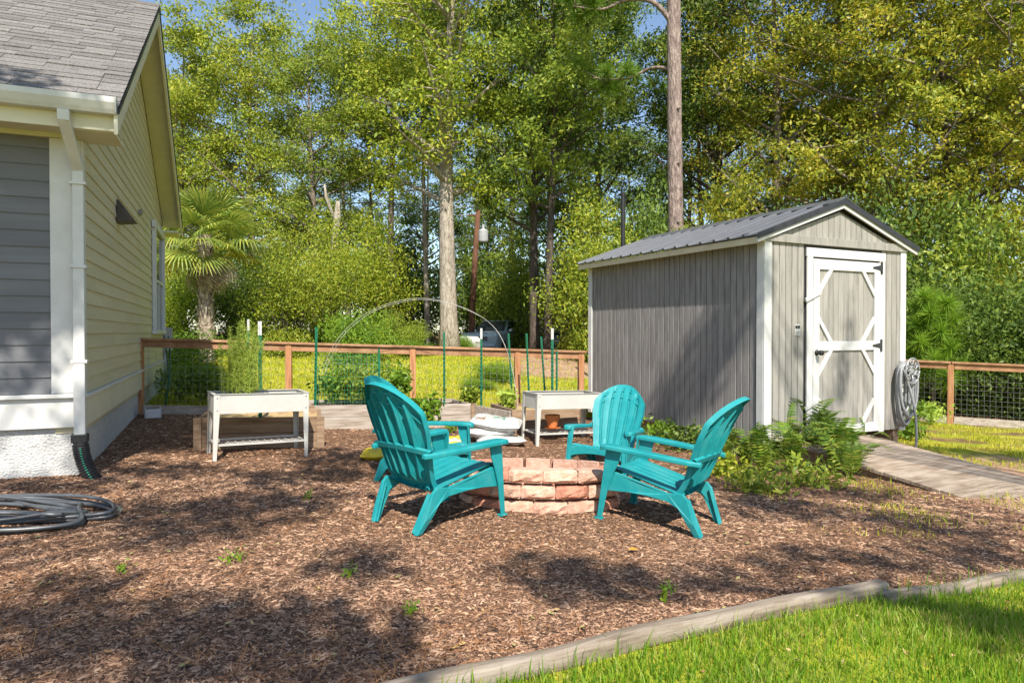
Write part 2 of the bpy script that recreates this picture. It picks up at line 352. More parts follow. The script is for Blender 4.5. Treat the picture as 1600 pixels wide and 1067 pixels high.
hb('gable_skirt', M['cream'], (-.01, .022, .05, 8.2, .545, .79), bevel=.004)
hb('water_table', M['white'], (-.01, .045, .05, 8.2, .793, .826), bevel=.004)
# roof
rf = MB()
rf.prism([(EY0,EZ0-.03),(RY,RZ-.03),(EY1,EZ1-.03),(EY1,EZ1-.07),(RY,RZ-.07),(EY0,EZ0-.07)], 'x', -3.0, OV+.012)
roof = rf.build('roof', M['dark_metal'], house)
hb('soffit', M['cream'], (-3.0, OV-.02, EY0+.09, -.005, 3.03, 3.05))
MB().prism([(RY,RZ-.072),(EY1,EZ1-.072),(EY1,EZ1-.09),(RY,RZ-.09)], 'x', .004, OV-.03).build('gable_soffit', M['cream'], house)
MB().prism([(EY0+.1,EZ0-.005),(RY,RZ-.072),(RY,RZ-.09),(EY0+.1,EZ0-.03)], 'x', .004, OV-.03).build('gable_soffit', M['cream'], house)
sl0 = (RZ-EZ0)/(RY-EY0); sl1 = (RZ-EZ1)/(EY1-RY)
MB().prism([(EY0,EZ0-.072),(RY,RZ-.072),(RY,RZ-.25),(EY0,EZ0-.235)], 'x', OV-.028, OV).build('rake_board', M['cream'], house)
MB().prism([(RY+.002,RZ-.072),(EY1,EZ1-.072),(EY1,EZ1-.22),(RY+.002,RZ-.25)], 'x', OV-.028, OV).build('rake_board', M['cream'], house)
hb('eave_return', M['cream'], (.006, OV-.03, EY0+.09, .1, 2.995, 3.028), bevel=.003)
hb('eave_return', M['cream'], (.006, OV-.03, 7.6, EY1-.01, 3.24, 3.275), bevel=.003)
hb('fascia', M['cream'], (-3.0, OV-.03, EY0+.062, EY0+.085, 3.0, 3.16), bevel=.003)
gt = MB(); prof = [(EY0+.06,3.255),(EY0+.06,3.12),(EY0-.03,3.12),(EY0-.05,3.15),(EY0-.075,3.20),(EY0-.075,3.245),(EY0-.06,3.25),(EY0-.062,3.20),(EY0-.035,3.155),(EY0-.02,3.132),(EY0+.05,3.132),(EY0+.05,3.255)]
gt.prism(prof, 'x', -3.0, OV-.01); gt.box(OV-.009, OV-.004, EY0-.07, EY0+.058, 3.125, 3.25)
gt.build('gutter', M['white'], house)
d = MB()
px, py = -.030, -.090
d.beam((px,EY0-.02,3.118),(px,EY0-.01,3.03),.085,.062,up=(0,1,0)); d.beam((px,EY0-.012,3.05),(px+.03,py+.02,2.72),.085,.062,up=(0,1,0)); d.beam((px+.03,py+.012,2.76),(px+.03,py,.40),.085,.062,up=(0,1,0))
ds = d.build('downspout', M['white'], house, bevel=.008)
for zz in (1.1, 1.9, 2.6): MB().box(px-.03, px+.09, py-.034, py+.05, zz, zz+.025).build('strap', M['white'], ds, bevel=.002)
# shingles
sm = [MB().box(0, wd, 0, .19, 0, .010).mesh('shingle', M['shingle']) for wd in (.20, .26, .33)]
slope = math.atan2(RZ-EZ0, RY-EY0); Ls = math.hypot(RZ-EZ0, RY-EY0); k = 0; ncount = 0
far_m = MB()
while k*.132 < Ls-.05:
    s = k*.132; x = OV+.01; j = 0
    while x > -1.75:
        i = random.randrange(3); wd = (.20,.26,.33)[i]; x -= wd+.003
        pos = (x, EY0-.02+s*math.cos(slope), EZ0-.026+s*math.sin(slope)+.006)
        if ncount < 300:
            o = link('shingle', sm[i], None, roof); o.location = pos; o.rotation_euler = (slope-.05, 0, 0); o.scale = (1, 1, random.uniform(.8, 1.7)); ncount += 1
    k += 1
k2 = far_m.prism([(EY0,EZ0-.028),(RY,RZ-.026),(RY,RZ-.018),(EY0,EZ0-.022)], 'x', -3.0, -1.7).build('shingle_sheet', M['shingle'], roof)
MB().prism([(RY-.13,RZ-.10+.03),(RY,RZ+.014),(RY+.13,RZ-.06),(RY+.13,RZ-.075),(RY,RZ-.005),(RY-.13,RZ-.09)], 'x', -3.0, OV+.014).build('ridge_shingles', M['shingle'], roof)
# window near the far end, service boxes, lamp, vent
win = MB()
for b in ((.0145,.075,5.95,6.07,1.40,3.10),(.0145,.075,7.65,7.77,1.40,3.10),(.0145,.078,5.90,7.82,3.102,3.22),(.0145,.085,5.90,7.82,1.33,1.398)): win.box(*b)
wn = win.build('window', M['white'], house, bevel=.004)
gl = bpy.data.materials.new('window_glass'); gl.use_nodes = True; g = gl.node_tree.nodes['Principled BSDF']; g.inputs['Base Color'].default_value = (.03,.04,.05,1); g.inputs['Roughness'].default_value = .05; M['glass'] = gl
hb('pane', gl, (.016, .028, 6.072, 7.648, 1.402, 3.098), parent=wn)
hb('mullion', M['white'], (.0285, .05, 6.072, 7.648, 2.22, 2.27), (.0285, .045, 6.84, 6.88, 1.402, 2.218), parent=wn)
hb('utility_box', M['concrete'], (.015, .17, 8.0, 8.19, 1.0, 1.45), (.015, .07, 8.05, 8.12, .2, .999), bevel=.01)
hb('far_corner_board', M['white'], (.0146, .04, 8.08, 8.2, .83, 1.3))
lm = MB().add([(.016,2.02,2.86),(.03,2.02,2.86),(.20,1.98,2.62),(.016,1.98,2.60),(.016,2.20,2.86),(.03,2.20,2.86),(.20,2.24,2.62),(.016,2.24,2.60)], [(0,1,2,3),(7,6,5,4),(0,4,5,1),(1,5,6,2),(2,6,7,3),(3,7,4,0)])
wl = lm.build('wall_light', pm('bronze', [(.06,.05,.045),(.10,.085,.075)], 8, .5), house, bevel=.004); tag(wl, 'dark bronze wedge shaped wall light')
MB().lathe([(.05,0),(.05,.03),(.03,.045)], 12, (.015,4.15,3.05), 'x').build('wall_vent', M['wire'], house)

dp = thing('drain_pipe', 'black corrugated drain pipe with green stripe at the downspout foot', 'drain pipe', (-3.69, 5.85, 0), HA)
m = MB(); pts = []; rs = []
p0 = Vector((px+.03, py-.002, .455))
for i in range(41):
    t = i/40; pts.append(p0 + Vector((.02*t + .12*t**2.5, -.04*t**2, -.39*t))); rs.append(.060 + (.007 if i % 2 else 0) if i > 4 else .054)
m.tube(pts, rs, 14); m.build('pipe', M['black'], dp, smooth=False)
MB().box(px-.03, px+.09, py-.05, py+.045, .43, .50).build('adapter', M['black'], dp, bevel=.006)
st = MB()
for i in range(6, 40, 1):
    a, b_ = pts[i], pts[min(i+1, 40)]
    if i % 2: st.beam(a + Vector((.006,-.0665,0)), b_ + Vector((.006,-.0665,0)), .014, .004, up=(0,1,0))
st.build('stripe', M['green_stripe'], dp)
sb = thing('splash_block', 'small white splash block on the mulch beside the fence end post', 'splash block', (-5.02, 9.52, T(-5.02,9.52)), 30)
MB().prism([(-.14,0),(.16,0),(.16,.03),(-.14,.13)], 'x', -.09, .09).build('tray', M['white'], sb, bevel=.01)
MB().box(-.10, -.088, -.13, .15, .0, .14).box(.088+.003, .103, -.13, .15, .0, .14).build('rim', M['white'], sb, bevel=.003)
hs = MB(); hp = []
for i in range(30):
    t = i/29; hp.append((-5.07+.05*math.sin(t*9)-.06*t, 9.95+.2*t, 1.30-1.15*math.sin(t*math.pi*.93)**1.0 if t < .5 else 1.30-1.15*math.sin(t*math.pi)))
gh = hs.tube(hp, .011, 6).build('hanging_hose', M['green_hose'], smooth=True); tag(gh, 'thin dark green hose hanging down the yellow wall behind the fence post', 'hose')

# ------------------------------------------------------------------ shed
SA = 27.0
SW, SL, Z0, Z1 = 2.47, 3.52, .12, 2.40
shed = thing('garden_shed', 'grey board shed with white trimmed door and ribbed metal roof', 'shed', (2.835, 7.68, 0), SA)
def sbx(name, mat, *boxes, parent=shed, bevel=0):
    m = MB()
    for b in boxes: m.box(*b)
    return m.build(name, mat, parent, bevel=bevel)
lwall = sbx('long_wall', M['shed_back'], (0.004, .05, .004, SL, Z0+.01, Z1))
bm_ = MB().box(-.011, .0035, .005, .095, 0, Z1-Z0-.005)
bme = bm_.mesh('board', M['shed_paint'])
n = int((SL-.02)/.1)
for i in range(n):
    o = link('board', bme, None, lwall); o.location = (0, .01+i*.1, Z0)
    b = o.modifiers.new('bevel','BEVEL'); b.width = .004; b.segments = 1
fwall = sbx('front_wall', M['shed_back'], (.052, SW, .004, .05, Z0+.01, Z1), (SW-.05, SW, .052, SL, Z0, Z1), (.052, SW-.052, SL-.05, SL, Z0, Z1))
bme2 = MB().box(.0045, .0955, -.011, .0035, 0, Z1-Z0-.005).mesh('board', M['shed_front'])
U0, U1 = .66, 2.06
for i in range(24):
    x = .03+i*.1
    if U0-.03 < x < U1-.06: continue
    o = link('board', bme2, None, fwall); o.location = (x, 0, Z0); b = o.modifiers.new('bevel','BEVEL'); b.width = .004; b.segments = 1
sbx('corner_trim', M['white'], (-.028, .085, -.030, -.0115, Z0-.02, Z1-.005), (-.030, -.0115, -.0112, .085, Z0-.02, Z1-.005), bevel=.003)
sbx('corner_trim', M['white'], (SW-.085, SW+.02, -.030, -.0115, Z0-.02, Z1-.005), bevel=.003)
sbx('corner_trim', M['white'], (-.030, -.0115, SL-.085, SL+.012, Z0-.02, Z1-.005), bevel=.003)
# gable
GZ = 2.86; EX = .18
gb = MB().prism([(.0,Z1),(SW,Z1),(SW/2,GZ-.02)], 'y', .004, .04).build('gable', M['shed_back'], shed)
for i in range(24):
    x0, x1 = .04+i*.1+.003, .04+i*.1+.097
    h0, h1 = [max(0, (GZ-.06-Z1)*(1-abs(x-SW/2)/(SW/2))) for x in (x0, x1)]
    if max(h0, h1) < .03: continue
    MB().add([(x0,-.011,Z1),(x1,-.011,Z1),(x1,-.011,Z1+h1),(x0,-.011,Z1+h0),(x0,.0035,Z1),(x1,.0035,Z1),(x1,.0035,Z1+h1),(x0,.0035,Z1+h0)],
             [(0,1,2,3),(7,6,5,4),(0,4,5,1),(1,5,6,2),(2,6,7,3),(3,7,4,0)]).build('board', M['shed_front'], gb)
sbx('header_beam', M['shed_front'], (-.03, SW+.03, -.045, -.0125, Z1-.02, Z1+.075), bevel=.004)
def rz_(x): return Z1+.02+(GZ+.055-Z1-.02)*(1-abs(x-SW/2)/(SW/2+EX))       # underside of roof
for sgn in (-1, 1):
    xe = -EX if sgn < 0 else SW+EX
    MB().prism([(xe,rz_(xe)),(SW/2,rz_(SW/2)),(SW/2,rz_(SW/2)-.075),(xe,rz_(xe)-.07)], 'y', -.075, -.050).build('rake_trim', M['white'], shed, bevel=.003)
sbx('fascia', M['rawfascia'], (-EX, -EX+.02, -.05, SL+.06, rz_(-EX)-.078, rz_(-EX)-.004), bevel=.003)
sbx('eave_soffit', M['rawfascia'], (-EX+.021, -.013, -.04, SL+.05, rz_(-EX)-.045, rz_(-EX)-.03))
rdk = MB()
rdk.prism([(-EX-.01,rz_(-EX)),(SW/2,rz_(SW/2)),(SW+EX+.01,rz_(SW+EX)),(SW+EX+.01,rz_(SW+EX)+.012),(SW/2,rz_(SW/2)+.012),(-EX-.01,rz_(-EX)+.012)], 'y', -.085, SL+.08)
sroof = rdk.build('roof', M['metal_roof'], shed)
sa = math.atan2(rz_(SW/2)-rz_(-EX), SW/2+EX); sl = math.hypot(rz_(SW/2)-rz_(-EX), SW/2+EX)
pw = (SL+.17)/16
pme = MB().prism([(0,.001),(pw-.055,.001),(pw-.042,.026),(pw-.018,.026),(pw-.004,.001),(pw-.004,-.002),(0,-.002)], 'x', -.02, sl-.02).mesh('roof_panel', M['metal_roof'])
for sgn in (0, 1):
    for i in range(16):
        o = link('roof_panel', pme, None, sroof)
        if sgn == 0: o.location = (-EX-.006, -.088+i*pw, rz_(-EX)+.016); o.rotation_euler = (0, -sa, 0)
        else: o.location = (SW+EX+.006, -.088+(i+1)*pw, rz_(-EX)+.016); o.rotation_euler = (0, -sa, math.pi)
rc = MB(); a_ = rz_(SW/2)+.055; xr = SW/2
rc.prism([(xr-.17,a_-.075),(xr,a_),(xr+.17,a_-.075),(xr+.17,a_-.083),(xr,a_-.01),(xr-.17,a_-.083)], 'y', -.10, SL+.09)
rc.build('ridge_cap', M['metal_roof'], shed)
for sgn in (-1, 1):
    xe = -EX-.02 if sgn < 0 else SW+EX+.02
    MB().prism([(xe,rz_(-EX)+.03),(xr,rz_(xr)+.047),(xr,rz_(xr)-.03),(xe,rz_(-EX)-.035)], 'y', -.094, -.0885).build('rake_flashing', M['dark_metal'], shed)
# door
door = thing('door', None, None); door.parent = shed
DL, DR, DT, DB = U0+.10, U1-.10, 2.22, .13
sbx('door_frame', M['white'], (U0, DL-.004, -.034, -.0118, DB-.02, DT+.02), (DR+.004, U1, -.034, -.0118, DB-.02, DT+.02), (U0-.01, U1+.01, -.036, -.0118, DT+.023, DT+.125), bevel=.003)
dbk = sbx('door_panel', M['shed_back'], (DL, DR, -.006, .003, DB, DT), parent=door)
nb = 13; bw = (DR-DL-.02)/nb
dme = MB().box(.002, bw-.002, -.014, -.0065, 0, DT-DB-.02).mesh('board', M['shed_front'])
for i in range(nb):
    o = link('board', dme, None, dbk); o.location = (DL+.01+i*bw, 0, DB+.01)
sw_ = .10
sbx('stile', M['white'], (DL, DL+sw_, -.040, -.0145, DB, DT), parent=door, bevel=.003)
sbx('stile', M['white'], (DR-sw_, DR, -.040, -.0145, DB, DT), parent=door, bevel=.003)
zm = 1.14
for za, zb in ((DB, DB+.11), (zm, zm+.11), (DT-.12, DT)):
    sbx('rail', M['white'], (DL+sw_+.001, DR-sw_-.001, -.038, -.0145, za, zb), parent=door, bevel=.003)
xi, xo = DL+sw_, DR-sw_
for (za, zb) in ((DB+.11, zm), (zm+.11, DT-.12)):
    for xs, sx in ((xi, 1), (xo, -1)):
        for zs, sz in ((za, 1), (zb, -1)):
            MB().beam((xs+sx*.235, -.026, zs-sz*.035), (xs-sx*.03, -.026, zs+sz*.305), .022, .047, up=(sx*.34,0,sz*.265)).build('corner_brace', M['white'], door)
for zc in (DT-.06, zm+.055):
    hg = MB().box(DR+.012, DR+.045, -.046, -.0345, zc-.075, zc+.075)
    hg.add([(DR+.012,-.047,zc-.035),(DR-.14,-.047,zc-.008),(DR-.14,-.047,zc+.008),(DR+.012,-.047,zc+.035),(DR+.012,-.041,zc-.035),(DR-.14,-.041,zc-.008),(DR-.14,-.041,zc+.008),(DR+.012,-.041,zc+.035)], [(0,1,2,3),(7,6,5,4),(0,4,5,1),(1,5,6,2),(2,6,7,3),(3,7,4,0)])
    hg.build('hinge', M['dark_metal'], door)
kn = MB().lathe([(.035,-.041),(.035,-.05),(.013,-.055),(.013,-.085),(.032,-.09),(.03,-.125),(.012,-.13)], 14, (DL+.05, 0, zm-.02), 'y'); kn.build('door_knob', M['black'], door, smooth=True)
for zc in (1.78, .52):
    MB().beam((U0-.05,-.052,zc-.05),(U0+.20,-.052,zc+.05),.02,.045,up=(0,0,1)).build('turn_latch', M['white'], shed, bevel=.003)
pn = MB().box(.47, .56, -.020, -.012, 1.32, 1.45).build('plate', M['white'], shed); 
MB().box(.477, .512, -.0225, -.0205, 1.40, 1.438).box(.518, .553, -.0225, -.0205, 1.40, 1.438).build('plate_mark', M['black'], pn)
MB().box(.48, .55, -.0225, -.0205, 1.345, 1.35).box(.48, .55, -.0225, -.0205, 1.365, 1.37).box(.48, .53, -.0225, -.0205, 1.33, 1.335).build('plate_text', M['dark_metal'], pn)
sbx('floor_skid', M['brown_wood'], (.05, .15, .02, SL-.02, -.02, Z0-.001), (SW-.15, SW-.05, .02, SL-.02, -.12, Z0-.001), (SW/2-.05, SW/2+.05, .02, SL-.02, -.1, Z0-.001))
for yy in (.1, 1.7, SL-.45):
    sbx('foundation_block', M['concrete'], (.0, .2, yy, yy+.4, -.4, -.021))
# door ramp
ramp = thing('ramp', 'weathered grey plank ramp leading down from the shed door', 'ramp', (2.835, 7.68, 0), SA)
rl = 2.12; zt, zb = .09, -.155; ang = math.atan2(zt-zb, rl); nbr = 15; rw = rl/nbr
for i in range(nbr):
    m = MB(); jit = random.uniform(-.012, .012)
    m.box(.40+jit, 1.78+random.uniform(-.012,.012), -(i+1)*rw+.002, -i*rw-.002, -.035, 0)
    o = m.build('plank', M['ramp_wood'], ramp, bevel=.004); o.location = (0, -.04, zt+random.uniform(-.003,.003)); o.rotation_euler = (ang, 0, random.uniform(-.004,.004))
for xx in (.43, 1.08, 1.70):
    MB().prism([(-.05,zt-.04),(-rl+.05,zb-.03),(-rl+.05,zb-.09),(-.05,-.2)], 'x', xx, xx+.04).build('stringer', M['brown_wood'], ramp)
# ------------------------------------------------------------------ fences
def fence(name, label, pts, mids, mesh_s, start=.0):
    """pts: corner points (x,y); mids: list of post parameters per span"""
    fr = thing(name, label, 'fence')
    H_ = 1.10
    wm = MB(); wr = .0012
    for (a, b), ps in zip(zip(pts, pts[1:]), mids):
        a = Vector((*a, 0)); b = Vector((*b, 0)); L_ = (b-a).length; d = (b-a)/L_; nrm = Vector((d.y, -d.x, 0))
        def P(s, z, off=0): q = a + d*s + nrm*off; return Vector((q.x, q.y, -.0336*q.x + z))
        for t in ps:
            q = P(t*L_, 0)
            MB().box(-.045, .045, -.045, .045, -.35, H_-.035).build('post', M['fence_v'], fr, bevel=.006).matrix_local = Matrix.Translation(q) @ Matrix.Rotation(math.atan2(d.y, d.x), 4, 'Z')
        cuts = [0] + [t*L_ for t in ps if .05 < t < .95] + [L_]
        for s0, s1 in zip(cuts, cuts[1:]):
            MB().beam(P(s0+.002, H_-.015), P(s1-.002, H_-.015), .135, .034).build('cap_rail', M['fence'], fr, bevel=.005)
            MB().beam(P(s0+.047, H_-.083, .014), P(s1-.047, H_-.083, .014), .036, .098).build('rail', M['fence'], fr, bevel=.004)
            MB().beam(P(s0+.047, .07, .02), P(s1-.047, .07, .02), .036, .13).build('bottom_board', M['grey_wood'], fr, bevel=.004)
        ns = int(L_/mesh_s)
        for i in range(ns+1): wm.beam(P(i*mesh_s, .1, -.047), P(i*mesh_s, .93, -.047), wr*2, wr*2, up=(d.x, d.y, 0))
        for k_ in range(int(.84/mesh_s)+1): wm.beam(P(0, .1+k_*mesh_s, -.052), P(L_, .1+k_*mesh_s, -.052), wr*2, wr*2)
    o = wm.build('wire_mesh', M['wire'], fr); o['kind'] = 'stuff'
    return fr
fence('garden_fence', 'low wooden rail fence with wire mesh between the house and the shed', [(-5.36,9.83),(1.20,10.92)], [(0,.31,.585,.83,.985)], .10)
fence('corner_fence', 'low wooden rail fence with wire mesh right of the shed', [(6.3,13.2),(7.75,12.05),(9.6,11.25)], [(0,1.0),(1.0,)], .085)

# ------------------------------------------------------------------ raised beds
def bed(name, label, A, B, depth, h, wood, fill, nb=2, post=True):
    a = Vector((*A, 0)); b = Vector((*B, 0)); d = (b-a).normalized(); L_ = (b-a).length
    r = thing(name, label, 'raised bed', (A[0], A[1], T(*A)), math.degrees(math.atan2(d.y, d.x)))
    tilt = (T(*B)-T(*A))/L_; bh = h/nb
    for k_ in range(nb):
        z0, z1 = -.03 if k_ == 0 else k_*bh+.002, (k_+1)*bh-.002
        for y0, y1 in ((0, .04), (depth-.04, depth)):
            MB().add([(.002,y0,z0),(L_-.002,y0,z0+tilt*L_),(L_-.002,y1,z0+tilt*L_),(.002,y1,z0),(.002,y0,z1),(L_-.002,y0,z1+tilt*L_),(L_-.002,y1,z1+tilt*L_),(.002,y1,z1)],
                     [(0,3,2,1),(4,5,6,7),(0,1,5,4),(1,2,6,5),(2,3,7,6),(3,0,4,7)]).build('board', wood, r, bevel=.004)
        for x0, x1, zz in ((0, .04, 0), (L_-.04, L_, tilt*L_)):
            MB().box(x0, x1, .042, depth-.042, z0+zz, z1+zz-.003).build('board', wood, r, bevel=.004)
    if post:
        for x, zz in ((-.03, 0), (L_-.05, tilt*L_)):
            MB().box(x, x+.08, -.032, -.002, -.05+zz, h+.005+zz).build('post', M['brown_wood'], r, bevel=.004)
    P = []
    for i in range(13):
        P.append([(.04+(L_-.08)*j/24, .04+(depth-.08)*i/12, h-.06+tilt*L_*j/24+.03*math.sin(j*1.7+i)*math.cos(i*2.3)) for j in range(25)])
    s = MB().grid(P).build('soil', fill, r, smooth=True)
    return r
bed('raised_bed', 'weathered grey two board raised bed along the fence behind the chairs', (-2.62, 8.85), (-.55, 9.82), .85, .315, M['grey_wood'], M['soil'])
bed('raised_bed', 'brown board raised bed behind the planter table by the shed', (.02, 9.25), (1.0, 9.62), .95, .31, M['brown_wood'], M['straw'])
bl_ = bed('raised_bed', 'straw filled brown raised bed behind the left planter table', (-3.36, 7.26), (-2.13, 7.62), .9, .34, M['brown_wood'], M['straw'])
sd = MB()
a, b = Vector((-.52, 9.80, 0)), Vector((-.02, 9.24, 0))
for k_ in range(2):
    z0 = -.04 + k_*.165
    sd.beam((a.x, a.y, T(a.x,a.y)+z0+.09), (b.x, b.y, T(b.x,b.y)+z0+.09), .04, .158)
tag(sd.build('bed_side_board', M['grey_wood'], bevel=.004), 'slanting grey board wall behind the white soil bags', 'board')

# ------------------------------------------------------------------ planter tables
def planter():
    r = thing('planter_table', None, 'planter')
    W_, D_, H_ = .92, .46, .66
    for x in (0, W_-.05):
        for y in (0, D_-.05):
            m = MB(); sx = 1 if x == 0 else -1; sy = 1 if y == 0 else -1; x0 = 0 if x == 0 else W_; y0 = 0 if y == 0 else D_
            m.add([(x0,y0,-.03),(x0+sx*.032,y0,-.03),(x0+sx*.055,y0,H_-.19),(x0+sx*.055,y0,H_),(x0,y0,H_)] + [(x0,y0+sy*.004,-.03),(x0+sx*.032,y0+sy*.004,-.03),(x0+sx*.055,y0+sy*.004,H_-.19),(x0+sx*.055,y0+sy*.004,H_),(x0,y0+sy*.004,H_)],
                  [(0,1,2,3,4),(9,8,7,6,5),(0,5,6,1),(1,6,7,2),(2,7,8,3),(3,8,9,4),(4,9,5,0)])
            m.add([(x0,y0+sy*.0045,-.03),(x0,y0+sy*.032,-.03),(x0,y0+sy*.055,H_-.19),(x0,y0+sy*.055,H_),(x0,y0+sy*.0045,H_)] + [(x0+sx*.004,y0+sy*.0045,-.03),(x0+sx*.004,y0+sy*.032,-.03),(x0+sx*.004,y0+sy*.055,H_-.19),(x0+sx*.004,y0+sy*.055,H_),(x0+sx*.004,y0+sy*.0045,H_)],
                  [(0,1,2,3,4),(9,8,7,6,5),(0,5,6,1),(1,6,7,2),(2,7,8,3),(3,8,9,4),(4,9,5,0)])
            m.build('leg', M['planter'], r)
    t = MB(); g = .006
    t.box(g, W_-g, g, g+.004, H_-.19, H_); t.box(g, W_-g, D_-g-.004, D_-g, H_-.19, H_); t.box(g, g+.004, g+.005, D_-g-.005, H_-.19, H_); t.box(W_-g-.004, W_-g, g+.005, D_-g-.005, H_-.19, H_)
    t.box(g+.005, W_-g-.005, g+.005, D_-g-.005, H_-.19, H_-.184)
    for y0, y1 in ((-.006, .026), (D_-.026, D_+.006)): t.box(-.006, W_+.006, y0, y1, H_+.001, H_+.006)
    for x0, x1 in ((-.006, .026), (W_-.026, W_+.006)): t.box(x0, x1, .0262, D_-.0262, H_+.001, H_+.006)
    tr = t.build('trough', M['planter'], r)
    for x in (.03, W_-.03):
        for z_ in (H_-.03, H_-.15): MB().lathe([(.007,-.002),(.007,-.006),(.003,-.008)], 8, (x, 0, z_), 'y').build('bolt', M['cast'], tr)
    MB().grid([[(.02+.88*j/10, .02+.42*i/6, H_-.05+.012*math.sin(3*j+2*i)) for j in range(11)] for i in range(7)]).build('soil', M['soil'], r, smooth=True)
    sh = MB(); zs = .16
    for y in (.03, D_-.03): sh.beam((.01,y,zs),(W_-.01,y,zs),.014,.02)
    for x in (.03, W_-.03): sh.beam((x,.03,zs),(x,D_-.03,zs),.012,.014)
    for i in range(1, 12): sh.beam((.03+i*(W_-.06)/12,.03,zs-.004),(.03+i*(W_-.06)/12,D_-.03,zs-.004),.006,.006)
    for i in range(1, 4): sh.beam((.03,.03+i*.1,zs-.010),(W_-.03,.03+i*.1,zs-.010),.006,.006)
    sh.build('shelf', M['planter'], r)
    return r
pl1 = planter(); pl1.location = (-2.93, 6.67, T(-2.6,6.9)); pl1.rotation_euler = (0, R(1.2), R(31)); pl1['label'] = 'white metal planter table holding the tall feathery plant'; pl1['group'] = 'raised planter tables'
pl2 = copy_tree(pl1); pl2.location = (.30, 8.42, T(.7,8.6)); pl2.rotation_euler = (0, R(1.5), R(23)); pl2['label'] = 'white metal planter table in front of the shed'

# terracotta pot
pot = thing('flower_pot', 'orange terracotta flower pot under the right planter table', 'flower pot', (.52, 8.78, T(.52,8.78)+.17))
MB().lathe([(.055,0),(.085,.12),(.098,.12),(.10,.165),(.09,.165),(.078,.12),(.05,.02)], 20).build('pot', M['terracotta'], pot, smooth=False, bevel=.002)
MB().lathe([(.08,-.014),(.11,.004),(.105,.004),(.075,-.004)], 20).build('saucer', M['terracotta'], pot)

# ------------------------------------------------------------------ bags
def bag(label, loc, rz, L_, W_, H_, mats, prints, group, rx=0, ry=0, seed=0):
    m = MB(); nu, nv = 22, 14; rr = random.Random(seed)
    ph = [rr.uniform(0, 6) for _ in range(6)]
    for sgn in (1, -1):
        P = []
        for i in range(nv+1):
            row = []
            for j in range(nu+1):
                u = -1+2*j/nu; v = -1+2*i/nv
                e = max(0, (1-abs(u)**3.2))*max(0, (1-abs(v)**2.8))
                z_ = sgn*H_/2*e**.5 + .010*math.sin(5*u+ph[0])*math.sin(4*v+ph[1])*(e**.3) + .006*math.sin(13*u+9*v+ph[2])*e**.2
                sc = 1-.07*abs(v)**2*abs(u)**2
                row.append((u*L_/2*sc*(1-.03*math.cos(3*v)), v*W_/2*sc*(1-.04*math.cos(4*u+ph[3])), z_ + .012*math.sin(3*u+ph[4])))
            P.append(row)
        o = len(m.v); m.v += [p for row in P for p in row]; n_ = nu+1
        for i in range(nv):
            for j in range(nu):
                u = -1+2*(j+.5)/nu; v = -1+2*(i+.5)/nv; mi = 0
                for (u0, u1, v0, v1, k_) in prints:
                    if u0 < u < u1 and v0 < v < v1 and rr.random() < .9: mi = k_
                f = (o+i*n_+j, o+i*n_+j+1, o+(i+1)*n_+j+1, o+(i+1)*n_+j)
                m.f.append(f if sgn > 0 else f[::-1]); m.mi.append(mi)
    o = m.build('soil_bag', mats, None, smooth=True); o.location = loc; o.rotation_euler = (R(rx), R(ry), R(rz))
    return tag(o, label, 'bag', group)
WB = [M['bag_white'], M['bag_green'], M['bag_brown']]
z0 = T(-.2, 8.5)
bag('bottom white soil bag lying flat on the mulch by the planter leg', (-.14, 8.40, z0+.045), 8, .62, .36, .10, WB, [(-.3,.2,.3,.6,2)], 'white soil bags', seed=1)
bag('white soil bag in the middle of the pile, poking out left', (-.30, 8.50, z0+.125), 16, .66, .38, .12, WB, [(-.7,-.35,-.5,.2,2),(.1,.5,-.6,-.2,2)], 'white soil bags', ry=2, seed=2)
bag('top white soil bag with the green printed patch', (-.20, 8.52, z0+.235), -8, .66, .42, .15, WB, [(-.05,.4,-.25,.5,1),(-.75,-.35,-.75,-.35,2)], 'white soil bags', rx=6, ry=4, seed=3)
YB = [M['bag_yellow'], M['bag_white'], M['bag_brown']]
z0 = T(-1.3, 7.5)
bag('lower yellow soil bag on the mulch behind the chairs', (-1.16, 7.2, z0+.06), 6, .86, .46, .14, YB, [(-.2,.3,-.5,0,2),(-.6,-.4,-.3,.4,1)], 'yellow soil bags', seed=4)
bag('upper yellow soil bag leaning behind the near left chair', (-.78, 7.05, z0+.15), 4, .70, .44, .16, YB, [(.3,.7,-.4,.1,1),(-.3,.1,-.5,-.1,2)], 'yellow soil bags', rx=8, seed=5)

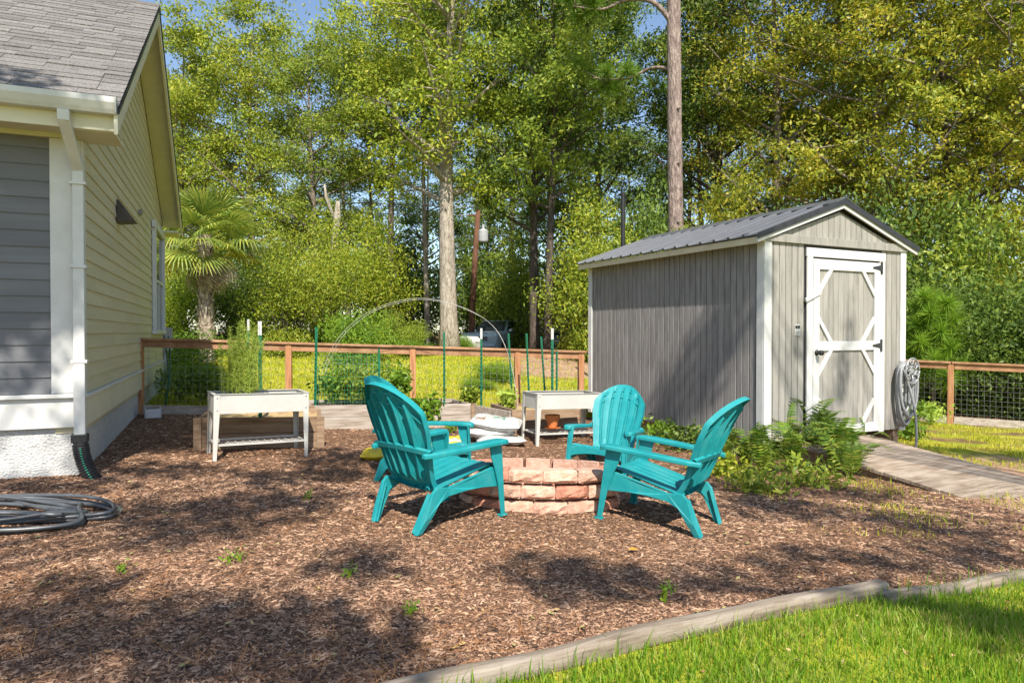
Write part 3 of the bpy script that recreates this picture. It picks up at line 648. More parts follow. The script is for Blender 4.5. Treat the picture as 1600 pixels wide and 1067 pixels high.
# ------------------------------------------------------------------ fire pit
def block_mesh(seed, w_out, w_in, dep, h, mat):
    rr = random.Random(seed); P = []
    bm = bmesh.new(); nx_, nz_ = 6, 4
    def hw(t): return (w_out*(1-t)+w_in*t)/2
    front = [[None]*(nz_+1) for _ in range(nx_+1)]
    for i in range(nx_+1):
        for k_ in range(nz_+1):
            u = i/nx_*2-1; v = k_/nz_
            ed = min(1, (1-abs(u))*4)*min(1, min(v, 1-v)*5+.15)
            y = .034*(1-ed) + rr.uniform(-.010, .008)*(.4+ed)
            xx = u*hw(0)*(1-.05*(1-min(1, min(v, 1-v)*6)) )
            zz = h*(v if 0 < k_ < nz_ else (.012/h if k_ == 0 else 1-.008/h)) + (rr.uniform(-.006,.006) if 0 < k_ < nz_ else rr.uniform(-.005,.003))
            front[i][k_] = bm.verts.new((xx, y, zz))
    for i in range(nx_):
        for k_ in range(nz_): bm.faces.new((front[i][k_], front[i+1][k_], front[i+1][k_+1], front[i][k_+1]))
    bk = [[bm.verts.new((s*hw(1), dep, z_)) for z_ in (0, h)] for s in (-1, 1)]
    bm.faces.new((bk[1][0], bk[0][0], bk[0][1], bk[1][1]))
    bm.faces.new([front[0][k_] for k_ in range(nz_+1)] + [bk[0][1], bk[0][0]])
    bm.faces.new([front[nx_][k_] for k_ in range(nz_, -1, -1)] + [bk[1][0], bk[1][1]])
    bm.faces.new([front[i][nz_] for i in range(nx_+1)] + [bk[1][1], bk[0][1]])
    bm.faces.new([front[i][0] for i in range(nx_, -1, -1)] + [bk[0][0], bk[1][0]])
    bmesh.ops.recalc_face_normals(bm, faces=bm.faces)
    me = bpy.data.meshes.new('block'); bm.to_mesh(me); bm.free(); me.materials.append(mat); return me
pit = thing('fire_pit', 'low salmon concrete block fire pit between the turquoise chairs', 'fire pit', (.222, 5.46, T(.222,5.46)-.065))
pit.rotation_euler = (R(-4.5), R(1.0), 0)
AX, AY = .64, .46
def ell(n_, off):
    t = np.linspace(0, 2*math.pi, 2001); P = np.stack([AX*np.cos(t), AY*np.sin(t)], 1); s = np.concatenate([[0], np.cumsum(np.hypot(*np.diff(P, axis=0).T))])
    q = (np.arange(n_)+off)/n_*s[-1]; tt = np.interp(q, s, t); return tt, s[-1]
bv = {c: [block_mesh(s, .262, .205, .13, .112, M[c]) for s in range(5)] for c in ('brick', 'brick_b')}
NB = 13
for ci in range(3):
    tt, per = ell(NB, .5*(ci % 2)+.13*ci)
    for t in tt:
        p = Vector((AX*math.cos(t), AY*math.sin(t), 0)); nr = Vector((math.cos(t)/AX, math.sin(t)/AY, 0)).normalized()
        o = link('block', random.choice(bv['brick' if random.random() < .55 else 'brick_b']), None, pit)
        o.location = p + Vector((0, 0, .118*ci+random.uniform(0,.003))) + nr*random.uniform(-.010,.012)
        o.rotation_euler = (0, 0, math.atan2(nr.y, nr.x)+math.pi/2+random.uniform(-.05,.05)); o.scale = (per/NB/.262*.965, 1, 1)
MB().lathe([(0.01,.05),(.40,.06),(.41,.0)], 20).build('ash', M['soil'], pit).scale = (1, .65, 1)

# ------------------------------------------------------------------ chairs
def side_panel(poly, ax0, ax1, name, mat, parent, bevel=.006): return MB().prism(poly, 'x', ax0, ax1).build(name, mat, parent, bevel=bevel)
def chair():
    r = thing('garden_chair', None, 'chair'); mt = M['teal']
    # --- back: fan of six slats with grooves, leaning back, concave
    lean = R(20.5); base = Vector((0, -.235, .255)); up = Vector((0, -math.sin(lean), math.cos(lean))); fw_ = Vector((0, math.cos(lean), math.sin(lean)))
    us = []; ns = 6
    for k_ in range(ns):
        a0 = -1+2*k_/ns; a1 = a0+2/ns
        us += [(a0+.03, 0.), (a0+.06, 1.), ((a0+a1)/2, 1.12), (a1-.06, 1.), (a1-.03, 0.)]
    us = [(-1, 1.)] + us[1:-1] + [(1, 1.)]
    nv = 20
    def bp(u, g, v, back):
        top = .825 - .245*abs(u)**2.5
        s = v*top
        hw = .200 + .088*min(1, s/.46)**.9 - (.045*max(0, (s-.58)/.24)**2)
        curl = -.045*max(0, (s-.58)/.24)**2 + .035*max(0, 1-s/.16)**2
        rel = (g if 0.10 < v < .93 else 1.0)
        dpt = .055*u*u*(.4+.6*min(1, s/.4)) + curl + (rel-1)*.022 - (.006 if back else 0)
        return base + up*s + Vector((u*hw, 0, 0)) + fw_*dpt
    m = MB()
    for back in (0, 1): m.grid([[bp(u, g, v/nv, back) for u, g in us] for v in range(nv+1)])
    n_ = len(us); o2 = (nv+1)*n_
    bd = [(i, 0) for i in range(nv+1)] + [(nv, j) for j in range(1, n_)] + [(i, n_-1) for i in range(nv-1, -1, -1)] + [(0, j) for j in range(n_-2, 0, -1)]
    idx = [i*n_+j for i, j in bd]
    # flange round the rim, turned backwards
    fl = []
    for i, j in bd:
        u, g = us[j]; fl.append(bp(u*1.0, g, i/nv, 0) - fw_*.042 + Vector((u*.004, 0, 0)))
    o3 = len(m.v); m.v += [tuple(p) for p in fl]; K = len(idx)
    for a in range(K):
        b_ = (a+1) % K; m.f.append((idx[a], idx[b_], o3+b_, o3+a)); m.mi.append(0)
    bk = m.build('backrest', mt, r, smooth=True)
    b_ = bk.modifiers.new('e', 'EDGE_SPLIT'); b_.split_angle = R(50)
    # ribs behind: arch and vertical fins
    rb = MB()
    for vv, off in ((.90, .014), (.80, .018)):
        pts = [bp(u, 1, vv - .0*abs(u), 1) - fw_*.008 for u in np.linspace(-.97, .97, 19)]
        rb.tube(pts, .010, 5)
    for k_ in range(1, ns):
        u = -1+2*k_/ns
        pts = [bp(u, 0, v, 1) - fw_*.006 for v in np.linspace(.1, .90 if k_ != 3 else .92, 12)]
        [rb.beam(pts[q], pts[q+1], .008, .030, up=fw_) for q in range(len(pts)-1)]
    rb.build('back_rib', mt, bk, smooth=False)
    # brace band round the back at arm height
    bz = .37
    pts = []
    for u in np.linspace(-1.12, 1.12, 17):
        p = bp(max(-1, min(1, u)), 1, bz/(.825-.245*min(1, abs(u))**2.5), 1); p = p - fw_*.02 + Vector(((u-max(-1, min(1, u)))*.25, 0, 0)); p.z = .545+.02*(1-u*u); pts.append(p)
    P = [[p + fw_*a + up*b2 for (a, b2) in ((-.012,-.022),(.014,-.022),(.014,.018),(-.012,.018))] for p in pts]
    MB().grid([[Vector(q) for q in row] for row in P], closed=True).build('back_brace', mt, r, smooth=False, bevel=.003)
    # --- seat
    SP = [(.330,.362),(.31,.377),(.24,.372),(.05,.335),(-.15,.292),(-.24,.275)]
    m = MB(); xs = []
    nsl = 6; W2 = .262
    for k_ in range(nsl):
        a0 = -1+2*k_/nsl; a1 = a0+2/nsl; xs += [(a0+.02, .0), (a0+.05, 1.), ((a0+a1)/2, 1.15), (a1-.05, 1.), (a1-.02, .0)]
    xs = [(-1, 1.)] + xs[1:-1] + [(1, 1.)]
    for dz in (0, -.008): m.grid([[(u*W2, y, z_+(g-1)*.012+.010*u*u+dz) for u, g in xs] for y, z_ in SP])
    st = m.build('seat', mt, r, smooth=True); e_ = st.modifiers.new('e', 'EDGE_SPLIT'); e_.split_angle = R(40)
    # --- front apron with a shallow arch
    ap = [(-.29,.245),(-.29,.362),(.29,.362),(.29,.245)] + [(.29-.58*(i+1)/12, .245+.055*math.sin(math.pi*(i+1)/12)**.6) for i in range(11)]
    MB().prism(ap, 'y', .318, .338).build('apron', mt, r, bevel=.004)
    for s in (-1, 1):
        # side rail running into the rear leg
        rail = [(.335,.362),(.25,.366),(.05,.33),(-.16,.285),(-.265,.300),(-.305,.262),(-.365,.10),(-.415,0),(-.368,0),(-.30,.105),(-.24,.190),(-.16,.225),(.0,.240),(.15,.236),(.25,.225),(.335,.215)]
        x0 = .272*s; x1 = .300*s
        m = MB(); n2 = len(rail)
        def splay(y, z_): return (max(0, .22-z_)*.05)*s if y < -.2 else 0
        tw = lambda y, z_: 1 if y > -.1 else (.94 if z_ > .2 else .94-.16*(1-z_/.2))
        V_ = [(x0*tw(y, z_), y, z_) for y, z_ in rail] + [((x1+.022*s*max(0, min(1, (.22-z_)/.1)) if y < -.2 else x1)*tw(y, z_), y, z_) for y, z_ in rail]
        m.add(V_, [tuple(range(n2-1, -1, -1)), tuple(range(n2, 2*n2))] + [(i, (i+1) % n2, n2+(i+1) % n2, n2+i) for i in range(n2)])
        m.build('rear_leg', mt, r, bevel=.005)
        # inner flange of rear leg
        MB().beam((.25*s, -.295, .255), (.205*s, -.402, .004), .055, .012, up=(0,-.4,-.2), w2=.04).build('leg_flange', mt, r, bevel=.003)
        # front leg: tapered channel
        fl_ = [(.205,.545),(.325,.552),(.335,.45),(.365,.0),(.325,.0),(.292,.24),(.255,.36),(.222,.44)]
        m = MB(); n2 = len(fl_)
        def fx(z_): return (.305+.008*(1-z_/.55))*s
        m.add([(fx(z_), y, z_) for y, z_ in fl_] + [(fx(z_)+.014*s, y, z_) for y, z_ in fl_], [tuple(range(n2-1, -1, -1)), tuple(range(n2, 2*n2))] + [(i, (i+1) % n2, n2+(i+1) % n2, n2+i) for i in range(n2)])
        m.add([(fx(.55)-.05*s, .325, .552), (fx(.55)-.001*s, .325, .552), (fx(0)-.001*s, .357, 0), (fx(0)-.028*s, .357, 0), (fx(.55)-.05*s, .337, .552), (fx(.55)-.001*s, .337, .552), (fx(0)-.001*s, .369, 0), (fx(0)-.028*s, .369, 0)],
              [(0,1,2,3),(7,6,5,4),(0,4,5,1),(1,5,6,2),(2,6,7,3),(3,7,4,0)])
        m.build('front_leg', mt, r, bevel=.005)
        MB().box(min(fx(0)-.03*s, fx(0)+.018*s), max(fx(0)-.03*s, fx(0)+.018*s), .320, .385, -.004, .012).build('foot', mt, r, bevel=.004)
        # arm: curved slab, widening to a rounded front
        arm = []
        for y, xi_, xo_, z_ in ((-.385,.255,.290,.535),(-.30,.262,.330,.540),(-.15,.272,.352,.548),(.05,.272,.366,.556),(.22,.268,.376,.562),(.31,.270,.376,.562),(.355,.282,.362,.556),(.368,.30,.345,.548)):
            arm.append([(xi_*s,y,z_-.028),(xi_*s,y,z_),((xi_+.012)*s,y,z_+.008),((xo_-.012)*s,y,z_+.008),(xo_*s,y,z_),(xo_*s,y,z_-.028)])
        m = MB().grid(arm, closed=True); m.f.append((0,1,2,3,4,5)); m.mi.append(0); q = len(m.v)-6; m.f.append(tuple(q+i for i in (5,4,3,2,1,0))); m.mi.append(0)
        m.build('arm', mt, r, bevel=.006)
    return r
def place(o, x, y, rz, dz=0, sc=1):
    e_ = .25; nrm = Vector((-(T(x+e_,y)-T(x-e_,y))/(2*e_), -(T(x,y+e_)-T(x,y-e_))/(2*e_), 1)).normalized()
    q = Vector((0,0,1)).rotation_difference(nrm) @ Euler((0,0,R(rz))).to_quaternion()
    o.rotation_euler = q.to_euler(); o.location = (x, y, T(x,y)+dz); o.scale = (sc,sc,sc)
c0 = chair(); c0['group'] = 'turquoise chairs around the fire pit'
place(c0, -.525, 4.855, -42, .012, .98); c0['label'] = 'turquoise plastic garden chair nearest left, seen from behind'
for (x, y, rz, dz, lab) in ((-.80, 6.17, -108, -.06, 'turquoise plastic garden chair mostly hidden behind the near left chair'),
                        (.95, 7.03, 155, -.03, 'turquoise plastic garden chair facing the viewer in front of the shed'),
                        (1.085, 5.03, 56, 0, 'turquoise plastic garden chair right of the fire pit, in profile')):
    c = copy_tree(c0); place(c, x, y, rz, dz, .97); c['label'] = lab

# ------------------------------------------------------------------ edging timbers
def timber(label, A, B, h, w_, z):
    A = Vector(A); B = Vector(B); d = (B-A).normalized(); n_ = Vector((-d.y, d.x, 0)); rows = []
    k_ = 26
    for i in range(k_+1):
        p = A.lerp(B, i/k_); zz = T(p.x, p.y)+z+.004*math.sin(i*.9)
        row = []
        for a in range(14):
            t = 2*math.pi*a/14; c_, s_ = math.cos(t), math.sin(t)
            ex = abs(c_)**.55*(1 if c_ > 0 else -1)*w_/2; ez = abs(s_)**.55*(1 if s_ > 0 else -1)*h/2
            row.append(p + n_*(ex+random.uniform(-.0015,.0015)) + Vector((0,0,zz+ez+random.uniform(-.0015,.0015))))
        rows.append(row)
    m = MB().grid(rows, closed=True); m.f.append(tuple(range(14))); m.mi.append(0); q = len(m.v)-14; m.f.append(tuple(q+13-i for i in range(14))); m.mi.append(0)
    o = m.build('edging_timber', M['timber'], None, smooth=True); e_ = o.modifiers.new('e','EDGE_SPLIT'); e_.split_angle = R(45)
    # turn grain along the timber: object axes follow the timber
    rot = Matrix.Rotation(math.atan2(d.y, d.x), 4, 'Z'); me = o.data; me.transform(rot.inverted() @ Matrix.Translation(-A)); o.matrix_world = Matrix.Translation(A) @ rot
    return tag(o, label, 'timber', 'landscape timbers edging the lawn')
timber('long grey landscape timber running along the lawn edge in front', (-1.40, 1.975, 0), (2.03, 3.72, 0), .088, .085, .036)
timber('sunken brownish landscape timber at the right end of the lawn edge', (1.96, 3.60, 0), (4.4, 4.62, 0), .09, .09, .005)

# ------------------------------------------------------------------ hoses
def catmull(P, n_=8):
    P = [Vector(p) for p in P]; out = []
    for i in range(len(P)-1):
        a, b, c, d = P[max(i-1,0)], P[i], P[i+1], P[min(i+2,len(P)-1)]
        for k_ in range(n_):
            t = k_/n_; out.append(.5*((2*b)+(c-a)*t+(2*a-5*b+4*c-d)*t*t+(3*b-a-3*c+d)*t**3))
    return out + [P[-1]]
coil = thing('garden_hose', 'grey garden hose coiled on the mulch at the left edge', 'hose')
cp = []; cx, cy = -3.62, 4.52; rr = random.Random(4)
for i in range(7*14):
    t = i/14*2*math.pi; lp = i//14
    ax_, ay_ = .78+.09*math.sin(lp*2.1), .27+.05*((lp*5) % 7-3)
    x = cx + ax_*math.cos(t)+.05*math.sin(lp*1.9); y = cy + ay_*math.sin(t) + .13*math.cos(t)*.5 + .03*math.sin(lp*3.1)
    z_ = .018 + .014*lp*(.35+.65*math.sin(t*1.0+lp)**2)
    cp.append((x, y, T(x,y)+z_))
cp += [(-3.6,4.85,T(-3.6,4.85)+.05),(-3.25,4.95,T(-3.25,4.95)+.03),(-2.98,4.90,T(-2.98,4.90)+.022),(-2.80,4.84,T(-2.80,4.84)+.022),(-2.745,4.76,T(-2.745,4.76)+.022)]
MB().tube(catmull(cp, 5), .0135, 8).build('hose', M['hose'], coil, smooth=True)
e0 = Vector(cp[-1]); e1 = e0 + Vector((.012,-.045,-.002)); MB().tube([e0-Vector((.003,-.01,0)), e0.lerp(e1,.5), e1], [.0195,.0195,.0185], 10).build('coupling', M['brass'], coil)

hang = thing('hose_hanger', 'round cast grey hose hanger on the shed corner beside the door', 'hose hanger', (2.835, 7.68, 0), SA)
hx, hz = SW-.055, .87
m = MB(); ring = [(hx+.135*math.cos(t), -.17, hz+.16*math.sin(t)) for t in np.linspace(0, 2*math.pi, 29)]; m.tube(ring, .012, 6)
for rr_ in (.055,): m.tube([(hx+rr_*math.cos(t), -.172, hz+rr_*math.sin(t)) for t in np.linspace(0, 2*math.pi, 17)], .010, 6)
for k_ in range(6):
    t = k_*math.pi/3+.3; m.tube([(hx+.055*math.cos(t), -.172, hz+.055*math.sin(t)), (hx+.10*math.cos(t+.25), -.176, hz+.115*math.sin(t+.25)), (hx+.133*math.cos(t), -.17, hz+.158*math.sin(t))], .010, 5)
    q = t+.52; m.tube([(hx+.095*math.cos(q)+.022*math.cos(a), -.172, hz+.11*math.sin(q)+.022*math.sin(a)) for a in np.linspace(0, 2*math.pi, 9)], .008, 5)
m.build('face_plate', M['cast'], hang, smooth=True)
m = MB(); m.lathe([(.06,-.168),(.06,-.035),(.08,-.0315)], 12, (hx, 0, hz+.03), 'y'); m.build('bracket', M['cast'], hang)
hh = thing('hanging_garden_hose', 'light grey garden hose looped over the round hanger on the shed', 'hose', (2.835, 7.68, 0), SA)
cp = []; rr = random.Random(8)
for lp in range(7):
    wd = .10+.012*lp+rr.uniform(-.01,.015); dp_ = .62+rr.uniform(-.10,.12); yo = -.055-.016*lp; xo = rr.uniform(-.03,.03)-.03
    for (u, v) in ((0,.10),(.75,.0),(1,-.35),(.75,-.8),(0.1,-1.0),(-.65,-.8),(-1,-.35),(-.8,.0)):
        cp.append((hx+xo+u*wd, yo+rr.uniform(-.004,.004), hz+.03+(v*dp_ if v < 0 else v*.8)))
cp += [(hx+.02, -.17, hz-.4), (hx+.06, -.19, hz-.75), (hx+.03,-.2,hz-.98)]
MB().tube(catmull(cp, 5), .0155, 7).build('hose', M['hose_light'], hh, smooth=True)

# ------------------------------------------------------------------ green posts, arch, netting
def ground_or(x, y): return T(x, y)
def tpost(x, y, top, dx, tip, label, w_=.032):
    r = thing('garden_stake', label, 'stake', (x, y, T(x,y)), 0, 'green metal garden stakes'); H_ = top - T(x,y)
    m = MB(); m.beam((0,0,-.2),(dx,0,H_-(.16 if tip else 0)),w_,.006,up=(0,1,0)); m.beam((0,-.012,-.2),(dx,-.012,H_-(.16 if tip else 0)),.006,.02,up=(0,1,0))
    n_ = int(H_/.06)
    for i in range(2, n_-3): m.beam((dx*i/n_,-.024,i*.06),(dx*i/n_,-.024,i*.06+.02),.02,.008,up=(0,1,0))
    m.build('shaft', M['green_post'], r)
    if tip:
        m = MB(); f = (H_-.158)/H_; m.beam((dx*f,0,H_-.158),(dx,0,H_),w_,.007,up=(0,1,0)); m.beam((dx*f,-.012,H_-.158),(dx,-.012,H_),.006,.02,up=(0,1,0)); m.build('white_tip', M['white'], r)
    return r
def ztop(D, y): return EYE - D*(y-519)/1067
for (pxx, D, ty, dx, tip, lab, w_) in (
    (388, 9.3, 499, 0, 1, 'thin green stake with white tip left of the thicker one', .030),
    (406, 7.75, 502, 0, 1, 'thick green stake with white tip behind the left planter table', .042),
    (491, 9.4, 511, .03, 0, 'tall green stake at the left foot of the arch', .036),
    (592, 9.6, 545, 0, 0, 'short green stake at the right end of the netting', .030),
    (694, 9.9, 519, 0, 0, 'tall all green stake in the middle of the raised bed', .030),
    (752, 10.2, 513, .0, 1, 'green stake with white tip in front of the parked car', .032),
    (804, 10.0, 521, -.09, 0, 'dark leaning green stake at the right foot of the arch', .028),
    (829, 10.1, 521, -.06, 0, 'leaning green stake just right of the fence post', .028),
    (856, 10.2, 526, -.10, 0, 'leaning green stake left of the white tipped one by the shed', .028),
    (863, 9.75, 513, 0, 1, 'green stake with white tip nearest the shed', .036),
    (870, 10.3, 548, 0, 0, 'shortest green stake close to the shed', .030)):
    x = D*(pxx-800)/1067; tpost(x, D, ztop(D, ty), dx, tip, lab, w_)
arch = thing('arch_trellis', 'thin pale hoop trellis arching over the raised bed', 'trellis')
AP = [(494,655),(499,600),(511,560),(535,520),(580,485),(640,467),(690,470),(740,488),(775,515),(796,560),(806,610),(810,650)]
for k_, (dd, dy) in enumerate(((0, 0), (.4, 5))):
    P = [((9.75+dd)*(px_-800)/1067*(9.75+.5*dd)/(9.75+dd) , 9.75+dd, EYE-(9.75)*(py_-519)/1067) for px_, py_ in AP]
    MB().tube(catmull(P, 5), .0030, 5).build('hoop', M['pvc'], arch, smooth=True)
m = MB()
for i in (1, 3, 4, 5, 6, 7, 9, 10):
    px_, py_ = AP[i]; x = 9.75*(px_-800)/1067; z_ = EYE-9.75*(py_-519)/1067; m.tube([(x,9.75,z_),(x*.998,10.15,z_)], .0015, 4)
m.build('cross_wire', M['pvc'], arch)
net = MB(); xa, xb, D = 9.45*(491-800)/1067, 9.6*(592-800)/1067, 9.5
for i in range(23):
    x = xa+(xb-xa)*i/22; net.beam((x,D+.1*i/22,.30),(x,D+.1*i/22,ztop(9.5,548)+.01*math.sin(i)), .0025, .0025, up=(0,1,0))
for k_ in range(14):
    z_ = .32+k_*(ztop(9.5,548)-.33)/13; net.beam((xa,D,z_),(xb,D+.1,z_+.01*math.sin(k_)), .0025, .0025)
tag(net.build('garden_net', M['net']), 'green plastic netting stretched between two stakes under the arch', 'net')
# ------------------------------------------------------------------ foliage helpers (numpy)
def leaves(Cn, n, sig, size, aspect=.45, flat=.6, upb=.5, seed=0, sunb=0.):
    """n leaf quads scattered around cluster centres Cn (m,3)"""
    g = np.random.default_rng(seed); Cn = np.asarray(Cn); sig = np.broadcast_to(sig, (len(Cn),))
    k_ = g.integers(0, len(Cn), n); off = g.normal(size=(n, 3)); off /= np.maximum(1e-6, np.linalg.norm(off, axis=1))[:, None]
    off *= (g.random(n)**.45)[:, None]*1.7; off[:, 2] *= flat
    c = Cn[k_] + off*sig[k_][:, None]
    nr = g.normal(size=(n, 3)); nr[:, 2] += upb; nr[:, 1] -= sunb; nr /= np.linalg.norm(nr, axis=1)[:, None]
    a = np.cross(nr, g.normal(size=(n, 3))); a /= np.linalg.norm(a, axis=1)[:, None]; b = np.cross(nr, a)
    s = size*g.uniform(.55, 1.35, n)[:, None]
    V = np.stack([c-a*s, c+b*s*aspect-a*s*.1, c+a*s, c-b*s*aspect-a*s*.1], 1).reshape(-1, 3)
    return V, np.arange(4*n).reshape(n, 4)
def merge(parts):
    Vs, Fs, o = [], [], 0
    for V, F in parts: Vs.append(V); Fs.append(F+o); o += len(V)
    return np.concatenate(Vs), np.concatenate(Fs)
def needles(Cn, per, ln, w_, seed=0, up=.3):
    g = np.random.default_rng(seed); Cn = np.asarray(Cn); n = len(Cn)*per; c = np.repeat(Cn, per, 0)
    d = g.normal(size=(n, 3)); d[:, 2] += up; d /= np.linalg.norm(d, axis=1)[:, None]; l_ = ln*g.uniform(.6, 1.1, n)[:, None]
    s = np.cross(d, g.normal(size=(n, 3))); s /= np.linalg.norm(s, axis=1)[:, None]; s *= w_
    V = np.stack([c-s, c+s, c+d*l_+s*.4, c+d*l_-s*.4], 1).reshape(-1, 3); return V, np.arange(4*n).reshape(n, 4)
def tree_geo(seed, h, r0, lo, cr, nl, nleaf, ls, bark, leafm, lean=(0,0), wob=.25, sig=.55, top=.97, prof=.55, droop=0., tn=9, sunb=.0):
    rr = random.Random(seed); tp = []; K = 14
    wx, wy = rr.uniform(0, 6), rr.uniform(0, 6)
    def tr(t): return Vector((lean[0]*t+wob*math.sin(t*4+wx)*t, lean[1]*t+wob*math.sin(t*3.3+wy)*t, h*t-.3*(1-t)))
    def rad(t): return r0*(max(.04, (1-t)**.85)) + (r0*.35*max(0, 1-t*18))
    m = MB(); m.tube([tr(i/K) for i in range(K+1)], [rad(i/K) for i in range(K+1)], tn); cl = []; sg = []
    for i in range(nl):
        t = lo + (top-lo)*((i+rr.random()*.8)/nl); az = i*2.4+rr.uniform(-.5,.5); q = (t-lo)/(1-lo)
        L_ = cr*(max(.12, 1-((q-prof+.1)/(1.05-prof+.1 if q > prof else prof+.35))**2))**.5*rr.uniform(.72,1.12)
        el = R(rr.uniform(12, 42) - droop*30*(1-q)); p = tr(t); d = Vector((math.cos(az)*math.cos(el), math.sin(az)*math.cos(el), math.sin(el)))
        P = [p]; nseg = 5
        for s in range(nseg):
            d = (d + Vector((rr.uniform(-.22,.22), rr.uniform(-.22,.22), rr.uniform(-.12,.2)-droop*.12))).normalized(); P.append(P[-1]+d*L_/nseg)
        rb = min(rad(t)*.55, r0*.38); m.tube(P, [max(.008, rb*(1-.85*s/nseg)) for s in range(nseg+1)], 5, cap=False)
        for s in range(4):
            a = rr.uniform(.3, 1.); i0 = min(nseg-1, int(a*nseg)); p2 = P[i0].lerp(P[i0+1], a*nseg-i0)
            d2 = Vector((rr.uniform(-1,1), rr.uniform(-1,1), rr.uniform(-.25,.7)-droop*.3)).normalized(); l2 = L_*rr.uniform(.22,.45)
            Q = [p2, p2+d2*l2*.5+Vector((0,0,rr.uniform(-.05,.1))), p2+d2*l2]; m.tube(Q, [max(.006,rb*.35), max(.005,rb*.2), .004], 4, cap=False)
            cl += [Q[1], Q[2], Q[2]+Vector((rr.uniform(-.5,.5),rr.uniform(-.5,.5),rr.uniform(-.2,.4)))]; sg += [sig*rr.uniform(.35,.8), sig*rr.uniform(.5,1.0), sig*rr.uniform(.4,.8)]
        cl.append(P[-1]); sg.append(sig)
    V, F = leaves(np.array([tuple(c) for c in cl]), nleaf, np.array(sg), ls, seed=seed, sunb=.55)
    tm = m.mesh('trunk', bark, True); cm = mesh_np('crown', V, F); cm.materials.append(leafm); return tm, cm
def tree(name, label, geo, x, y, rz=0, sc=1, group=None, cat='tree', zs=1, z=None):
    r = thing(name, label, cat, (x, y, T(x, y) if z is None else z), (rz*7) % 80-40, group); r.scale = (sc if rz % 20 else -sc, sc, sc*zs)
    link('trunk', geo[0], None, r); link('crown', geo[1], None, r); return r
LG, LY, LD, LO = M['leaf_green'], M['leaf_yellow'], M['leaf_dark'], M['leaf_gold']
G = {}
G['big'] = tree_geo(1, 15.5, .30, .30, 3.4, 38, 33000, .070, M['bark_pale'], LY, wob=.25, sig=.62, lean=(.2,0))
G['yel'] = tree_geo(2, 13.0, .20, .18, 3.3, 38, 32000, .070, M['bark'], LY, sig=.50)
G['grn'] = tree_geo(3, 14.0, .20, .22, 3.4, 38, 29000, .072, M['bark'], LG, sig=.50)
G['drk'] = tree_geo(4, 14.5, .19, .30, 3.4, 34, 25000, .074, M['bark_dark'], LD, sig=.46)
G['gld'] = tree_geo(5, 14.5, .22, .24, 3.8, 40, 38000, .064, M['bark'], LO, sig=.46)
G['gld2'] = tree_geo(6, 13.5, .15, .28, 3.6, 38, 32000, .062, M['bark_dark'], LO, sig=.44, wob=.45)
G['thin'] = tree_geo(7, 13.0, .14, .34, 2.6, 28, 22000, .068, M['bark_dark'], LG, sig=.48, wob=.35)
G['high'] = tree_geo(8, 14.5, .17, .46, 2.9, 30, 26000, .070, M['bark'], LY, sig=.46)
G['slim'] = tree_geo(9, 14.5, .13, .52, 2.1, 24, 15000, .070, M['bark_pale'], LG, sig=.42, wob=.4)
def bush_geo(seed, h, w_, n, ls, leafm, sig=.34):
    rr = random.Random(seed); m = MB(); cl = []
    for i in range(26):
        az = rr.uniform(0, 6.28); rad = w_*rr.random()**.6; zt = h*rr.uniform(.45, 1.0)*(1-.35*(rad/w_)**2)
        P = [Vector((.1*math.cos(az), .1*math.sin(az), -.1)), Vector((rad*.5*math.cos(az), rad*.5*math.sin(az), zt*.55)), Vector((rad*math.cos(az), rad*math.sin(az), zt))]
        m.tube(P, [.025,.016,.006], 4, cap=False)
        for t in (.35, .65, 1.): cl.append(P[0].lerp(P[1], t) if t < .5 else P[1].lerp(P[2], (t-.5)*2))
    V, F = leaves(np.array([tuple(c) for c in cl]), n, np.full(len(cl), sig*h**.5*.8), ls, seed=seed, flat=.8, sunb=.5)
    V[:, 2] = np.maximum(V[:, 2], -.02)
    tm = m.mesh('stem', M['bark_dark'], True); cm = mesh_np('foliage', V, F); cm.materials.append(leafm); return tm, cm
B = {'y': bush_geo(21, 3.3, 1.35, 24000, .040, LY, .25), 'g': bush_geo(22, 2.7, 1.5, 20000, .048, LG, .28), 'd': bush_geo(23, 2.9, 1.6, 21000, .048, LD, .28), 'b': bush_geo(24, 1.6, 1.1, 13000, .042, M['leaf_bright']), 'o': bush_geo(25, 3.5, 1.6, 22000, .044, LO, .27)}
def bush(label, k_, x, y, rz, sc, zs=1, group='shrubs under the trees'):
    r = thing('shrub', label, 'shrub', (x, y, T(x, y)-.05), rz, group); r.scale = (sc, sc, sc*zs); link('stem', B[k_][0], None, r); link('foliage', B[k_][1], None, r); return r
def at(pxx, D): return D*(pxx-800)/1067, D

